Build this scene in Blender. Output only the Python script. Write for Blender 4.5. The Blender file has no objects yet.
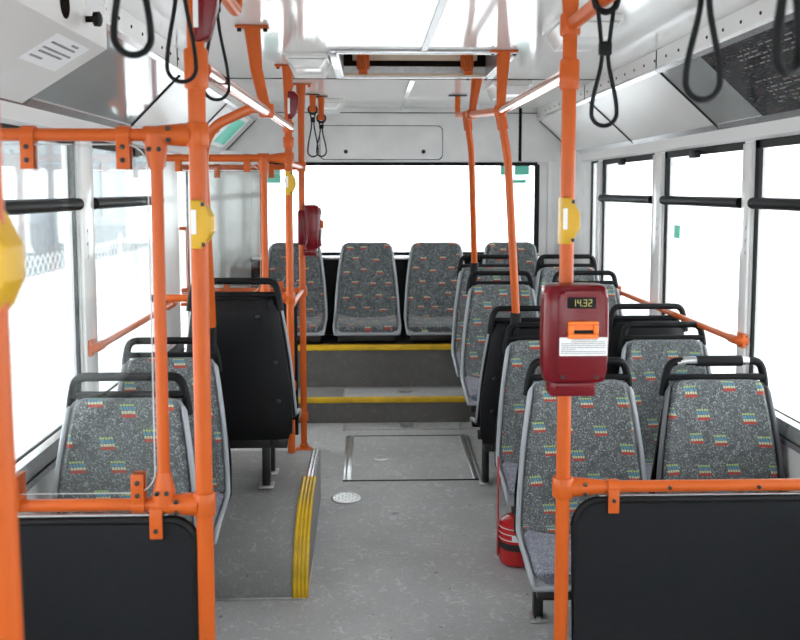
import bpy, bmesh, math, random
from mathutils import Vector, Matrix
random.seed(7)
PI = math.pi
sc = bpy.context.scene
COL = sc.collection

# ------------------------------------------------------------------ camera, world, exposure
cd = bpy.data.cameras.new('camera'); cam = bpy.data.objects.new('camera', cd); COL.objects.link(cam)
cam.location = (0, 0, 1.5)
cam.rotation_euler = (math.radians(85), 0, math.radians(-1.88))
cd.sensor_width = 36; cd.lens = 36*915/800
cd.shift_y = -50/800
cd.clip_start = .02; cd.clip_end = 200
cd.dof.use_dof = True; cd.dof.focus_distance = 3.2; cd.dof.aperture_fstop = 5.6
sc.camera = cam

w = bpy.data.worlds.new('world'); sc.world = w; w.use_nodes = True
nt = w.node_tree; bg = nt.nodes['Background']
bg.inputs[0].default_value = (.93, .97, 1, 1); bg.inputs[1].default_value = 2.0
try: w.cycles.sampling_method = 'AUTOMATIC'
except Exception: pass
sc.view_settings.view_transform = 'Standard'; sc.view_settings.look = 'None'
sc.view_settings.gamma = 1; sc.view_settings.use_curve_mapping = False
sc.view_settings.exposure = 1.5

# ------------------------------------------------------------------ materials
def newmat(name):
    m = bpy.data.materials.new(name); m.use_nodes = True
    return m, m.node_tree.nodes, m.node_tree.links, m.node_tree.nodes['Principled BSDF']
def mat(name, col, rough=.5, metal=0, coat=0, vary=.0, vscale=8, spec=None, bump=0, bscale=200):
    m, N, L, b = newmat(name)
    b.inputs['Roughness'].default_value = rough; b.inputs['Metallic'].default_value = metal
    b.inputs['Coat Weight'].default_value = coat
    if spec is not None: b.inputs['Specular IOR Level'].default_value = spec
    tc = N.new('ShaderNodeTexCoord')
    n = N.new('ShaderNodeTexNoise'); n.inputs['Scale'].default_value = vscale; n.inputs['Detail'].default_value = 5
    L.new(tc.outputs['Object'], n.inputs['Vector'])
    r = N.new('ShaderNodeMapRange'); r.inputs[1].default_value = .3; r.inputs[2].default_value = .7
    r.inputs[3].default_value = 1-vary; r.inputs[4].default_value = 1+vary*.5
    L.new(n.outputs['Fac'], r.inputs[0])
    x = N.new('ShaderNodeVectorMath'); x.operation = 'SCALE'; x.inputs[0].default_value = col
    L.new(r.outputs[0], x.inputs['Scale']); L.new(x.outputs[0], b.inputs['Base Color'])
    if bump:
        n2 = N.new('ShaderNodeTexNoise'); n2.inputs['Scale'].default_value = bscale
        L.new(tc.outputs['Object'], n2.inputs['Vector'])
        bp = N.new('ShaderNodeBump'); bp.inputs['Strength'].default_value = bump; bp.inputs['Distance'].default_value = .002
        L.new(n2.outputs['Fac'], bp.inputs['Height']); L.new(bp.outputs[0], b.inputs['Normal'])
    return m
ORANGE = mat('orange_paint', (.56, .098, .009), .36, coat=.0, spec=.35, vary=.1, vscale=5)
ORANGE2 = mat('orange_plastic', (.95, .2, .02), .35)
CHROME = mat('worn_tube', (.86, .5, .42), .12, metal=.9, vary=.1)
BLACKR = mat('black_rubber', (.005, .005, .0055), .55, vary=.2, spec=.25)
BLACKP = mat('black_plastic', (.006, .006, .007), .5, spec=.18, vary=.15)
BLACKM = mat('black_metal', (.01, .01, .01), .4)
PANELB = mat('dark_laminate', (.0095, .0105, .0125), .55, vary=.12, vscale=60, bump=.25, bscale=350, spec=.2)
GREYP = mat('grey_plastic', (.36, .38, .41), .32, coat=.2, vary=.1)
DGREYP = mat('dark_grey_plastic', (.09, .095, .105), .35)
WHITE = mat('white_enamel', (.85, .84, .83), .2, coat=.3, vary=.03, vscale=2)
CEIL = mat('ceiling_enamel', (.78, .765, .745), .1, coat=.12, spec=.4, vary=.03, vscale=1.5)
WALLW = mat('wall_white', (.82, .81, .80), .35, vary=.1, vscale=5)
WALLG = mat('wall_grey', (.62, .62, .61), .45, vary=.12, vscale=6)
COVE = mat('cove_panel', (.76, .75, .73), .25, vary=.05, vscale=2)
POSTERG = mat('cover_sheet', (.36, .37, .37), .07, coat=.5, vary=.1, vscale=3)
ALU = mat('aluminium', (.75, .75, .76), .25, metal=.85, vary=.08)
STEEL = mat('worn_steel', (.6, .6, .6), .3, metal=.8, vary=.15, vscale=40)
YELLOW = mat('yellow_plastic', (.64, .36, .012), .4, vary=.08)
YNOSE = mat('yellow_nosing', (.7, .43, .01), .45, vary=.25, vscale=12)
MAROON = mat('maroon_plastic', (.15, .002, .007), .25, coat=.05, spec=.35)
RED = mat('red_paint', (.55, .01, .012), .25, coat=.4)
PAPER = mat('paper', (.85, .85, .85), .6)
INK = mat('ink', (.12, .12, .13), .6)
GREEN = mat('green_sticker', (.16, .72, .55), .5)
TAN = mat('tan_trim', (.62, .5, .38), .4, vary=.1)
LAMPW = mat('lamp_diffuser', (.85, .85, .83), .2)
DARKIN = mat('dark_interior', (.01, .006, .004), .9, spec=.1)
CONC = mat('pale_ground', (.75, .75, .76), .9, vary=.1, vscale=.4)
BLD = mat('pale_facade', (.20, .225, .24), .9, vary=.1, vscale=.3)
BLDW = mat('facade_window', (.12, .15, .18), .4)
WIRE = mat('fence_wire', (.6, .6, .6), .6)

def floor_mat(name, base):
    m, N, L, b = newmat(name)
    tc = N.new('ShaderNodeTexCoord')
    def noise(s, d=6, dist=0):
        n = N.new('ShaderNodeTexNoise'); n.inputs['Scale'].default_value = s; n.inputs['Detail'].default_value = d
        n.inputs['Distortion'].default_value = dist
        L.new(tc.outputs['Object'], n.inputs['Vector']); return n.outputs['Fac']
    def rng(i, a, b2, c, d):
        r = N.new('ShaderNodeMapRange'); r.inputs[1].default_value = a; r.inputs[2].default_value = b2
        r.inputs[3].default_value = c; r.inputs[4].default_value = d; L.new(i, r.inputs[0]); return r.outputs[0]
    def mul(a, c):
        x = N.new('ShaderNodeMath'); x.operation = 'MULTIPLY'; L.new(a, x.inputs[0]); L.new(c, x.inputs[1]); return x.outputs[0]
    f = mul(rng(noise(3.2, 8, .3), .3, .7, .84, 1.06), rng(noise(260, 2), .35, .65, .86, 1.1))
    sc_ = rng(noise(26, 12, 1.5), .56, .66, 1, 1.3)      # pale scuffs
    f = mul(f, sc_)
    f = mul(f, rng(noise(22, 3), .70, .74, 1, .55))       # dark spots
    x = N.new('ShaderNodeVectorMath'); x.operation = 'SCALE'; x.inputs[0].default_value = base
    L.new(f, x.inputs['Scale']); L.new(x.outputs[0], b.inputs['Base Color'])
    b.inputs['Roughness'].default_value = .55
    bp = N.new('ShaderNodeBump'); bp.inputs['Strength'].default_value = .15; bp.inputs['Distance'].default_value = .002
    L.new(noise(180, 3), bp.inputs['Height']); L.new(bp.outputs[0], b.inputs['Normal'])
    return m
FLOOR = floor_mat('floor_vinyl', (.43, .428, .43))
FLOORD = floor_mat('floor_vinyl_dark', (.25, .248, .245))
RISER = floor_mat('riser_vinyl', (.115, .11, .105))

def fabric(name, blue=True, cu=.118, cv=.088, base=(.092, .102, .106)):
    m, N, L, b = newmat(name)
    uv = N.new('ShaderNodeUVMap'); uv.uv_map = 'UVMap'
    oi = N.new('ShaderNodeObjectInfo')
    sep = N.new('ShaderNodeSeparateXYZ'); L.new(uv.outputs[0], sep.inputs[0])
    def M(op, a, c=None):
        x = N.new('ShaderNodeMath'); x.operation = op
        for i, v in enumerate((a, c)):
            if v is None: continue
            if isinstance(v, (int, float)): x.inputs[i].default_value = v
            else: L.new(v, x.inputs[i])
        return x.outputs[0]
    U = M('ADD', sep.outputs[0], M('MULTIPLY', oi.outputs['Random'], 3.7))
    V = M('ADD', sep.outputs[1], M('MULTIPLY', oi.outputs['Random'], 1.9))
    v1 = M('DIVIDE', V, cv); row = M('FLOOR', v1)
    u1 = M('ADD', M('DIVIDE', U, cu), M('MULTIPLY', row, .41)); colm = M('FLOOR', u1)
    cmb = N.new('ShaderNodeCombineXYZ'); L.new(colm, cmb.inputs[0]); L.new(row, cmb.inputs[1])
    wn = N.new('ShaderNodeTexWhiteNoise'); wn.noise_dimensions = '2D'; L.new(cmb.outputs[0], wn.inputs['Vector'])
    s2 = N.new('ShaderNodeSeparateXYZ'); L.new(wn.outputs['Color'], s2.inputs[0])
    x = M('MULTIPLY', M('SUBTRACT', M('SUBTRACT', M('FRACT', u1), .5), M('MULTIPLY', M('SUBTRACT', s2.outputs[0], .5), .4)), cu)
    y = M('MULTIPLY', M('SUBTRACT', M('SUBTRACT', M('FRACT', v1), .5), M('MULTIPLY', M('SUBTRACT', s2.outputs[1], .5), .4)), cv)
    x = M('ADD', x, M('MULTIPLY', y, .25))
    inx = M('LESS_THAN', M('ABSOLUTE', x), .021)
    colmask = M('GREATER_THAN', M('FRACT', M('ADD', M('DIVIDE', x, .0084), .5)), .28)
    def band(a, c, cols=True):
        r = M('MULTIPLY', M('MULTIPLY', M('GREATER_THAN', y, a), M('LESS_THAN', y, c)), inx)
        return M('MULTIPLY', r, colmask) if cols else r
    # light squiggle speckle
    sp = N.new('ShaderNodeTexVoronoi'); sp.feature = 'F1'; sp.inputs['Scale'].default_value = 300
    L.new(uv.outputs[0], sp.inputs['Vector'])
    dots = M('LESS_THAN', sp.outputs['Distance'], .46)
    ns = N.new('ShaderNodeTexNoise'); ns.inputs['Scale'].default_value = 62; ns.inputs['Detail'].default_value = 3; ns.inputs['Distortion'].default_value = 1.2
    L.new(uv.outputs[0], ns.inputs['Vector'])
    patch = M('LESS_THAN', M('ABSOLUTE', M('SUBTRACT', ns.outputs['Fac'], .53)), .042)
    spk = M('MULTIPLY', dots, patch)
    n2 = N.new('ShaderNodeTexNoise'); n2.inputs['Scale'].default_value = 30; L.new(uv.outputs[0], n2.inputs['Vector'])
    bs = N.new('ShaderNodeVectorMath'); bs.operation = 'SCALE'; bs.inputs[0].default_value = base
    L.new(M('ADD', M('MULTIPLY', n2.outputs['Fac'], .9), .55), bs.inputs['Scale'])
    cur = bs.outputs[0]
    def mix(cur, mask, col):
        mx = N.new('ShaderNodeMix'); mx.data_type = 'RGBA'; L.new(mask, mx.inputs[0]); L.new(cur, mx.inputs[6])
        mx.inputs[7].default_value = (*col, 1); return mx.outputs[2]
    cur = mix(cur, spk, (.38, .41, .42))
    cur = mix(cur, band(-.020, -.012, False), (.42, .05, .035))
    cur = mix(cur, band(-.011, -.004), (.6, .58, .34))
    if blue:
        cur = mix(cur, band(-.003, .007), (.08, .25, .36))
        cur = mix(cur, band(.0085, .0145), (.36, .5, .18))
    L.new(cur, b.inputs['Base Color'])
    b.inputs['Roughness'].default_value = .85; b.inputs['Sheen Weight'].default_value = .25
    bp = N.new('ShaderNodeBump'); bp.inputs['Strength'].default_value = .3; bp.inputs['Distance'].default_value = .001
    L.new(sp.outputs['Distance'], bp.inputs['Height']); L.new(bp.outputs[0], b.inputs['Normal'])
    return m
FAB = fabric('seat_fabric')
FABR = fabric('bench_fabric', blue=False, cu=.12, cv=.085, base=(.06, .07, .074))
FABC = fabric('cushion_fabric', blue=False, cu=2.0, cv=2.0, base=(.14, .14, .19))

def glassmat(name, refl=.55, tint=(.97, .985, .98)):
    m, N, L, b = newmat(name); N.remove(b)
    out = N['Material Output']
    t = N.new('ShaderNodeBsdfTransparent'); t.inputs[0].default_value = (*tint, 1)
    g = N.new('ShaderNodeBsdfGlossy'); g.inputs['Roughness'].default_value = .02
    fr = N.new('ShaderNodeFresnel'); fr.inputs['IOR'].default_value = 1.45
    mu = N.new('ShaderNodeMath'); mu.operation = 'MULTIPLY'; mu.inputs[1].default_value = refl
    L.new(fr.outputs[0], mu.inputs[0])
    mx = N.new('ShaderNodeMixShader'); L.new(mu.outputs[0], mx.inputs[0]); L.new(t.outputs[0], mx.inputs[1]); L.new(g.outputs[0], mx.inputs[2])
    L.new(mx.outputs[0], out.inputs[0]); return m
GLASS = glassmat('window_glass'); PLEXI = glassmat('clear_plexiglass', 1.0, (.95, .96, .955))

def poster_mat():
    m, N, L, b = newmat('poster_print')
    tc = N.new('ShaderNodeTexCoord')
    br = N.new('ShaderNodeTexBrick'); br.inputs['Scale'].default_value = 9; br.inputs['Mortar Size'].default_value = .02
    br.inputs['Color1'].default_value = (.03, .034, .04, 1); br.inputs['Color2'].default_value = (.06, .05, .055, 1); br.inputs['Mortar'].default_value = (.02, .02, .025, 1)
    L.new(tc.outputs['Object'], br.inputs['Vector'])
    n = N.new('ShaderNodeTexNoise'); n.inputs['Scale'].default_value = 70; n.inputs['Detail'].default_value = 2
    mp = N.new('ShaderNodeMapping'); mp.inputs['Scale'].default_value = (3, .35, 3); L.new(tc.outputs['Object'], mp.inputs[0]); L.new(mp.outputs[0], n.inputs['Vector'])
    th = N.new('ShaderNodeMath'); th.operation = 'GREATER_THAN'; th.inputs[1].default_value = .6; L.new(n.outputs['Fac'], th.inputs[0])
    mx = N.new('ShaderNodeMix'); mx.data_type = 'RGBA'; L.new(th.outputs[0], mx.inputs[0]); L.new(br.outputs[0], mx.inputs[6]); mx.inputs[7].default_value = (.12, .12, .12, 1)
    L.new(mx.outputs[2], b.inputs['Base Color']); b.inputs['Roughness'].default_value = .08
    return m
POSTER = poster_mat()
def emit(name, col, s):
    m, N, L, b = newmat(name); b.inputs['Base Color'].default_value = (*col, 1)
    b.inputs['Emission Color'].default_value = (*col, 1); b.inputs['Emission Strength'].default_value = s; return m
LED = emit('display_digits', (.55, .5, .16), .12)

# ------------------------------------------------------------------ mesh helpers
def link(name, bm, m, parent=None, smooth=True, ang=35, loc=None):
    me = bpy.data.meshes.new(name)
    bmesh.ops.recalc_face_normals(bm, faces=bm.faces)
    for f in bm.faces: f.smooth = smooth
    bm.to_mesh(me); bm.free()
    if smooth: me.set_sharp_from_angle(angle=math.radians(ang))
    for mm in (m if isinstance(m, (list, tuple)) else [m]): me.materials.append(mm)
    o = bpy.data.objects.new(name, me); COL.objects.link(o)
    if loc is not None: o.location = loc
    if parent: o.parent = parent
    return o
def B(): return bmesh.new()
def box(bm, x0, x1, y0, y1, z0, z1, bev=0, rot=None, seg=2):
    v = bmesh.ops.create_cube(bm, size=1)['verts']
    c = Vector(((x0+x1)/2, (y0+y1)/2, (z0+z1)/2))
    S = Matrix.Diagonal((abs(x1-x0), abs(y1-y0), abs(z1-z0), 1))
    bmesh.ops.transform(bm, matrix=Matrix.Translation(c) @ (rot.to_4x4() if rot else Matrix()) @ S, verts=v)
    if bev:
        es = list({e for q in v for e in q.link_edges})
        bmesh.ops.bevel(bm, geom=es, offset=bev, segments=seg, affect='EDGES', profile=.5)
    return bm
def tube(bm, pts, r, seg=16, caps=True, closed=False):
    pts = [Vector(p) for p in pts]; n = len(pts); rings = []
    rr = r if isinstance(r, (list, tuple)) else [r]*n
    up = None
    for i, p in enumerate(pts):
        if closed: t = (pts[(i+1) % n]-pts[i-1]).normalized()
        else: t = (pts[min(i+1, n-1)]-pts[max(i-1, 0)]).normalized()
        if up is None:
            up = Vector((0, 0, 1)) if abs(t.z) < .9 else Vector((1, 0, 0))
        up = (up-t*up.dot(t)).normalized(); s = t.cross(up)
        rings.append([bm.verts.new(p+(up*math.cos(2*PI*k/seg)+s*math.sin(2*PI*k/seg))*rr[i]) for k in range(seg)])
    for i in range(n if closed else n-1):
        a, b2 = rings[i], rings[(i+1) % n]
        for k in range(seg): bm.faces.new((a[k], a[(k+1) % seg], b2[(k+1) % seg], b2[k]))
    if caps and not closed:
        bm.faces.new(rings[0][::-1]); bm.faces.new(rings[-1])
    return bm
def fillet(pts, r, n=6):
    pts = [Vector(p) for p in pts]; out = [pts[0]]
    for i in range(1, len(pts)-1):
        a, b2, c = pts[i-1], pts[i], pts[i+1]
        d1 = (a-b2); d2 = (c-b2); k = min(r, d1.length*.48, d2.length*.48)
        p0 = b2+d1.normalized()*k; p1 = b2+d2.normalized()*k
        for j in range(n+1):
            t = j/n; out.append(p0*(1-t)**2+b2*2*t*(1-t)+p1*t*t)
    out.append(pts[-1]); return out
def prism(bm, outline, axis, a, b2, bev=0):
    """extrude a 2D outline along an axis ('x','y','z') between a and b2"""
    def P(u, v, d): return {'x': (d, u, v), 'y': (u, d, v), 'z': (u, v, d)}[axis]
    A = [bm.verts.new(P(u, v, a)) for u, v in outline]; C = [bm.verts.new(P(u, v, b2)) for u, v in outline]
    n = len(outline); fs = [bm.faces.new(A), bm.faces.new(C[::-1])]
    for i in range(n): bm.faces.new((A[i], C[i], C[(i+1) % n], A[(i+1) % n]))
    if bev:
        es = list({e for f in fs for e in f.edges}); bmesh.ops.bevel(bm, geom=es, offset=bev, segments=2, affect='EDGES', profile=.5)
    return bm
def rrect(x0, x1, z0, z1, r, corners=(1, 1, 1, 1), n=6):
    """rounded rect, corners order: bl, br, tr, tl"""
    out = []
    for (cx, cz, a0, on) in ((x0, z0, 180, corners[0]), (x1, z0, 270, corners[1]), (x1, z1, 0, corners[2]), (x0, z1, 90, corners[3])):
        if not on: out.append((cx, cz)); continue
        ox = cx+(r if cx == x0 else -r); oz = cz+(r if cz == z0 else -r)
        for k in range(n+1):
            a = math.radians(a0+90*k/n); out.append((ox+r*math.cos(a), oz+r*math.sin(a)))
    return out
def lathe(bm, prof, c=(0, 0, 0), seg=24, axis='z'):
    rings = []
    for r, h in prof:
        ring = []
        for k in range(seg):
            a = 2*PI*k/seg; u, v = r*math.cos(a), r*math.sin(a)
            q = {'z': (u, v, h), 'y': (u, h, v), 'x': (h, u, v)}[axis]
            ring.append(bm.verts.new(Vector(c)+Vector(q)))
        rings.append(ring)
    for a, b2 in zip(rings, rings[1:]):
        for k in range(seg): bm.faces.new((a[k], a[(k+1) % seg], b2[(k+1) % seg], b2[k]))
    bm.faces.new(rings[0][::-1]); bm.faces.new(rings[-1]); return bm
def thing(name, label, cat, loc=(0, 0, 0), rz=0, group=None):
    o = bpy.data.objects.new(name, None); COL.objects.link(o); o.empty_display_size = .1
    o.location = loc; o.rotation_euler = (0, 0, rz); o['label'] = label; o['category'] = cat
    if group: o['group'] = group
    return o
def tag(o, label, cat, group=None):
    o['label'] = label; o['category'] = cat
    if group: o['group'] = group
    return o
def struct(o): o['kind'] = 'structure'; return o
def copy_tree(o, parent=None):
    c = o.copy(); COL.objects.link(c)
    if parent: c.parent = parent
    for ch in list(o.children): copy_tree(ch, c)
    return c
def fz(y): return max(0, .055*(y-2.6))

# ------------------------------------------------------------------ setting: shell of the bus
XL, XR = -.985, 1.395           # inner faces of the side walls
YF, YB = -1.6, 6.2
ZC = 2.045
ZS, ZT = .735, 1.68             # sill and window head
# floor: level in front, ramp rising to the rear steps
bm = B()
for (a, b2) in ((YF, 2.6), (2.6, 5.6)):
    p = [bm.verts.new(q) for q in ((XL, a, fz(a)), (XR, a, fz(a)), (XR, b2, fz(b2)), (XL, b2, fz(b2)),
                                   (XL, a, fz(a)-.06), (XR, a, fz(a)-.06), (XR, b2, fz(b2)-.06), (XL, b2, fz(b2)-.06))]
    for f in ((0, 1, 2, 3), (7, 6, 5, 4), (0, 4, 5, 1), (1, 5, 6, 2), (2, 6, 7, 3), (3, 7, 4, 0)): bm.faces.new([p[i] for i in f])
struct(link('floor', bm, FLOOR, smooth=False))
# steps
st = link('trim_1', prism(B(), [(5.25, .1), (5.25, .285), (5.6, .285), (5.6, .1)], 'x', XL, XR), RISER, smooth=False); struct(st)
link('tread', box(B(), XL+.001, XR-.001, 5.252, 5.575, .283, .289), FLOORD, st, smooth=False)
link('nosing', box(B(), XL+.001, XR-.001, 5.235, 5.27, .266, .297, .006), YNOSE, st)
st = link('trim_2', prism(B(), [(5.57, .2), (5.57, .54), (6.2, .54), (6.2, .2)], 'x', XL, XR), RISER, smooth=False); struct(st)
link('nosing', box(B(), XL+.001, XR-.001, 5.555, 5.60, .518, .551, .006), YNOSE, st)
# side walls
def wall(name, x, sgn, spans, door=None):
    """outer shell with window openings; spans = list of window (y0,y1)"""
    o = B(); xa, xb = (x-.05, x) if sgn < 0 else (x, x+.05)
    if door:
        box(o, xa, xb, YF, door[0], -.05, ZS); box(o, xa, xb, door[1], YB, -.05, ZS)
    else: box(o, xa, xb, YF, YB, -.05, ZS)
    box(o, xa, xb, YF, YB, ZT, ZC+.03)
    edges = sorted(spans+([door] if door else []))
    prev = YF
    for a, b2 in edges:
        box(o, xa, xb, prev, a, ZS, ZT); prev = b2
    box(o, xa, xb, prev, YB, ZS, ZT)
    return struct(link(name, o, WALLW, smooth=False))
WR = [(-1.4, -.35), (-.25, .85), (.97, 2.05), (2.17, 3.30), (3.385, 4.32), (4.47, 5.49), (5.58, 5.78)]
WLn = [(-1.4, -.3), (-.15, .75), (.87, 1.85), (1.97, 3.13), (3.28, 4.335)]
DOOR = (4.75, 5.45)
wr = wall('wall_right', XR, 1, WR)
wl = wall('wall_left', XL, -1, WLn, DOOR)
# grey lower cladding
struct(link('baseboard_right', box(B(), XR-.012, XR-.001, YF, 5.55, 0, .70), WALLG, smooth=False))
struct(link('baseboard_left', box(B(), XL+.001, XL+.012, YF, 4.73, 0, .70), WALLG, smooth=False))
# sill ledges
def sill(name, x, s, y0, y1):
    o = B()
    prism(o, [(x, .742), (x-s*.022, .735), (x-s*.026, .705), (x-s*.026, .66), (x, .655)], 'y', y0, y1)
    a = struct(link(name, o, ALU, smooth=False))
    link('groove', box(B(), x-s*.0285, x-s*.026, y0, y1, .682, .687), BLACKR, a, smooth=False)
    return a
sill('trim_3', XR, 1, YF, 5.55); sill('trim_4', XL, -1, YF, 4.7)
# windows
wn = [0]
def window(x, s, y0, y1, transom=True, hopper=True):
    wn[0] += 1
    xo = x+s*.012
    fr = B(); t = .010
    box(fr, xo-.005, xo+.005, y0, y0+t, ZS, ZT); box(fr, xo-.005, xo+.005, y1-t*1.4, y1, ZS, ZT)
    box(fr, xo-.005, xo+.005, y0, y1, ZS, ZS+t*.6); box(fr, xo-.005, xo+.005, y0, y1, ZT-t*1.3, ZT)
    if transom: box(fr, xo-.008, xo+.006, y1-.034, y1-.001, 1.46, ZT); box(fr, xo-.008, xo+.006, y0, y1, ZT-.03, ZT); box(fr, xo-.008, xo+.006, y0, y0+.02, 1.46, ZT)
    f = struct(link('window_%d' % wn[0], fr, BLACKR, smooth=False))
    link('pane', box(B(), xo+s*.002-.002, xo+s*.002+.002, y0+t, y1-t, ZS+.008, ZT-.01), GLASS, f, smooth=False)
    if transom:
        q = B(); xx = x-s*.004
        tube(q, [(xx, y0+.01, 1.452), (xx, y1-.01, 1.452)], .021, 12)
        link('transom', q, BLACKP, f)
    if hopper:
        c = y0+(y1-y0)*.5
        link('latch', box(B(), x-s*.022-.012, x-s*.022+.012, c-.04, c+.04, ZT-.045, ZT-.012, .003), BLACKP, f)
    return f
for i, (a, b2) in enumerate(WR): window(XR, 1, a, b2, i < 6, i < 6)
for (a, b2) in WLn: window(XL, -1, a, b2)
# slim white pillar covers with rivets
def pillar(name, x, s, y0, y1):
    o = B(); box(o, x-s*.012-.0005, x, y0, y1, ZS+.01, ZT-.01, .003) if s > 0 else box(o, x, x+.0125, y0, y1, ZS+.01, ZT-.01, .003)
    p = struct(link(name, o, WHITE))
    for k in range(3):
        link('rivet', lathe(B(), [(.007, 0), (.006, -s*.003), (.002, -s*.004)], (x-s*.0125, (y0+y1)/2-.02, 1.36-.045*k), 10, 'x'), STEEL, p)
pillar('trim_5', XR, 1, 3.31, 3.375); pillar('trim_6', XR, 1, 4.33, 4.46); pillar('trim_7', XR, 1, 5.50, 5.57)
pillar('trim_8', XL, -1, 3.14, 3.27)
# rear door on the left side
d1 = B()
for (a, b2) in ((DOOR[0], 5.09), (5.11, DOOR[1])):
    box(d1, XL-.035, XL-.01, a+.01, a+.045, .1, ZT-.01, .004); box(d1, XL-.035, XL-.01, b2-.045, b2-.01, .1, ZT-.01, .004)
    box(d1, XL-.035, XL-.01, a+.045, b2-.045, .1, .2); box(d1, XL-.035, XL-.01, a+.045, b2-.045, ZT-.08, ZT-.01)
dd = struct(link('door_1', d1, WHITE))
for (a, b2) in ((DOOR[0], 5.09), (5.11, DOOR[1])):
    link('pane', box(B(), XL-.025, XL-.021, a+.04, b2-.04, .19, ZT-.07), GLASS, dd, smooth=False)
    link('gasket', tube(B(), [(XL-.012, b2-.05, .2), (XL-.012, b2-.05, ZT-.08)], .005, 6), BLACKR, dd)
    link('handle', tube(B(), fillet([(XL-.01, a+.07, .9), (XL+.03, a+.07, .9), (XL+.03, a+.07, 1.3), (XL-.01, a+.07, 1.3)], .02), .01, 8), ORANGE, dd)
link('casing', box(B(), XL-.01, XL+.0, DOOR[0]-.02, DOOR[1]+.02, ZT-.005, ZT+.02), BLACKM, dd, smooth=False)

# rear wall with window
RWX0, RWX1, RWZ0, RWZ1 = -.73, 1.135, 1.07, 1.672
o = B()
box(o, XL, XR, YB, YB+.05, 0, RWZ0); box(o, XL, XR, YB, YB+.05, RWZ1, ZC+.03)
box(o, XL, RWX0, YB, YB+.05, RWZ0, RWZ1); box(o, RWX1, XR, YB, YB+.05, RWZ0, RWZ1)
struct(link('wall_rear', o, WALLW, smooth=False))
wn[0] += 1
fr = B(); box(fr, RWX0-.01, RWX0+.012, YB-.006, YB+.02, RWZ0, RWZ1); box(fr, RWX1-.018, RWX1+.014, YB-.006, YB+.02, RWZ0, RWZ1)
box(fr, RWX0, RWX1, YB-.006, YB+.02, RWZ1-.01, RWZ1+.014); box(fr, RWX0, RWX1, YB-.006, YB+.02, RWZ0-.01, RWZ0+.01)
rw = struct(link('window_%d' % wn[0], fr, BLACKR, smooth=False))
link('pane', box(B(), RWX0, RWX1, YB+.006, YB+.01, RWZ0, RWZ1), GLASS, rw, smooth=False)
# rounded corner pillars at the rear
for nm, x, s in (('trim_9', XL, -1), ('trim_10', XR, 1)):
    o = B(); out = [(x, YB), (x, YB-.27)]
    for k in range(7):
        a = k/6*PI/2; out.append((x-s*.19*(1-math.cos(a)), YB-.27+.25*math.sin(a)))
    out.append((x-s*.19, YB))
    prism(o, out, 'z', .53, 1.76)
    struct(link(nm, o, WALLW))
# rear wall header: slightly sloped panel, service flap with knob, black seam
hp = struct(link('trim_11', box(B(), XL, XR, YB-.03, YB-.001, RWZ1+.02, ZC), WALLW, smooth=False))
fo = rrect(-.33, .485, 1.705, 1.925, .03)
link('flap_gap', tube(B(), [(u, YB-.032, v) for u, v in fo], .0045, 6, closed=True), DARKIN, hp)
bmf = B(); prism(bmf, fo, 'y', YB-.036, YB-.03, .002)
link('flap', bmf, WALLW, hp)
for kx in (-.16, .36): link('knob', lathe(B(), [(.014, 0), (.013, -.010), (.006, -.014)], (kx, YB-.036, 1.755), 12, 'y'), BLACKM, hp)
link('seam', box(B(), 1.0, 1.02, YB-.033, YB-.03, RWZ1+.02, ZC), BLACKR, hp, smooth=False)
link('seam', box(B(), XL, XR, YB-.034, YB-.03, ZC-.035, ZC-.03), BLACKR, hp, smooth=False)

# front of the bus behind the viewer, with a windscreen
o = B()
box(o, XL, XR, YF-.05, YF, 0, .85); box(o, XL, XR, YF-.05, YF, 1.9, ZC+.03)
box(o, XL, XL+.1, YF-.05, YF, .85, 1.9); box(o, XR-.1, XR, YF-.05, YF, .85, 1.9)
struct(link('wall_front', o, WALLW, smooth=False))
wn[0] += 1
fr = B()
for q in ((XL+.1, XL+.12, .85, 1.9), (XR-.12, XR-.1, .85, 1.9), (XL+.1, XR-.1, .85, .87), (XL+.1, XR-.1, 1.88, 1.9)): box(fr, q[0], q[1], YF-.03, YF, q[2], q[3])
ws = struct(link('window_%d' % wn[0], fr, BLACKR, smooth=False))
link('pane', box(B(), XL+.11, XR-.11, YF-.02, YF-.016, .86, 1.89), GLASS, ws, smooth=False)

# ceiling (with an opening for the roof hatch)
HX0, HX1, HY0, HY1 = -.13, .56, 3.66, 4.42
CX0, CX1 = -.745, 1.125
bm = B()
for q in ((XL, HX0, YF, YB), (HX1, XR, YF, YB), (HX0, HX1, YF, HY0), (HX0, HX1, HY1, YB)):
    box(bm, q[0], q[1], q[2], q[3], ZC, ZC+.03)
ce = struct(link('ceiling', bm, CEIL, smooth=False))
link('joint', box(B(), CX0, CX1, 4.56, 4.572, ZC-.003, ZC+.001), BLACKR, ce, smooth=False)
link('joint', box(B(), CX0, CX1, .9, .91, ZC-.003, ZC+.001), BLACKR, ce, smooth=False)
for (a, b2) in ((YF, 3.6), (4.6, 6.15)):
    q = B(); box(q, .2, .225, a, b2, ZC-.008, ZC, .003); link('cover_strip', q, ALU, ce)
link('bolt', lathe(B(), [(.012, 0), (.011, -.012), (.005, -.016)], (.215, 6.1, ZC-.006), 10), STEEL, ce)
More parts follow.
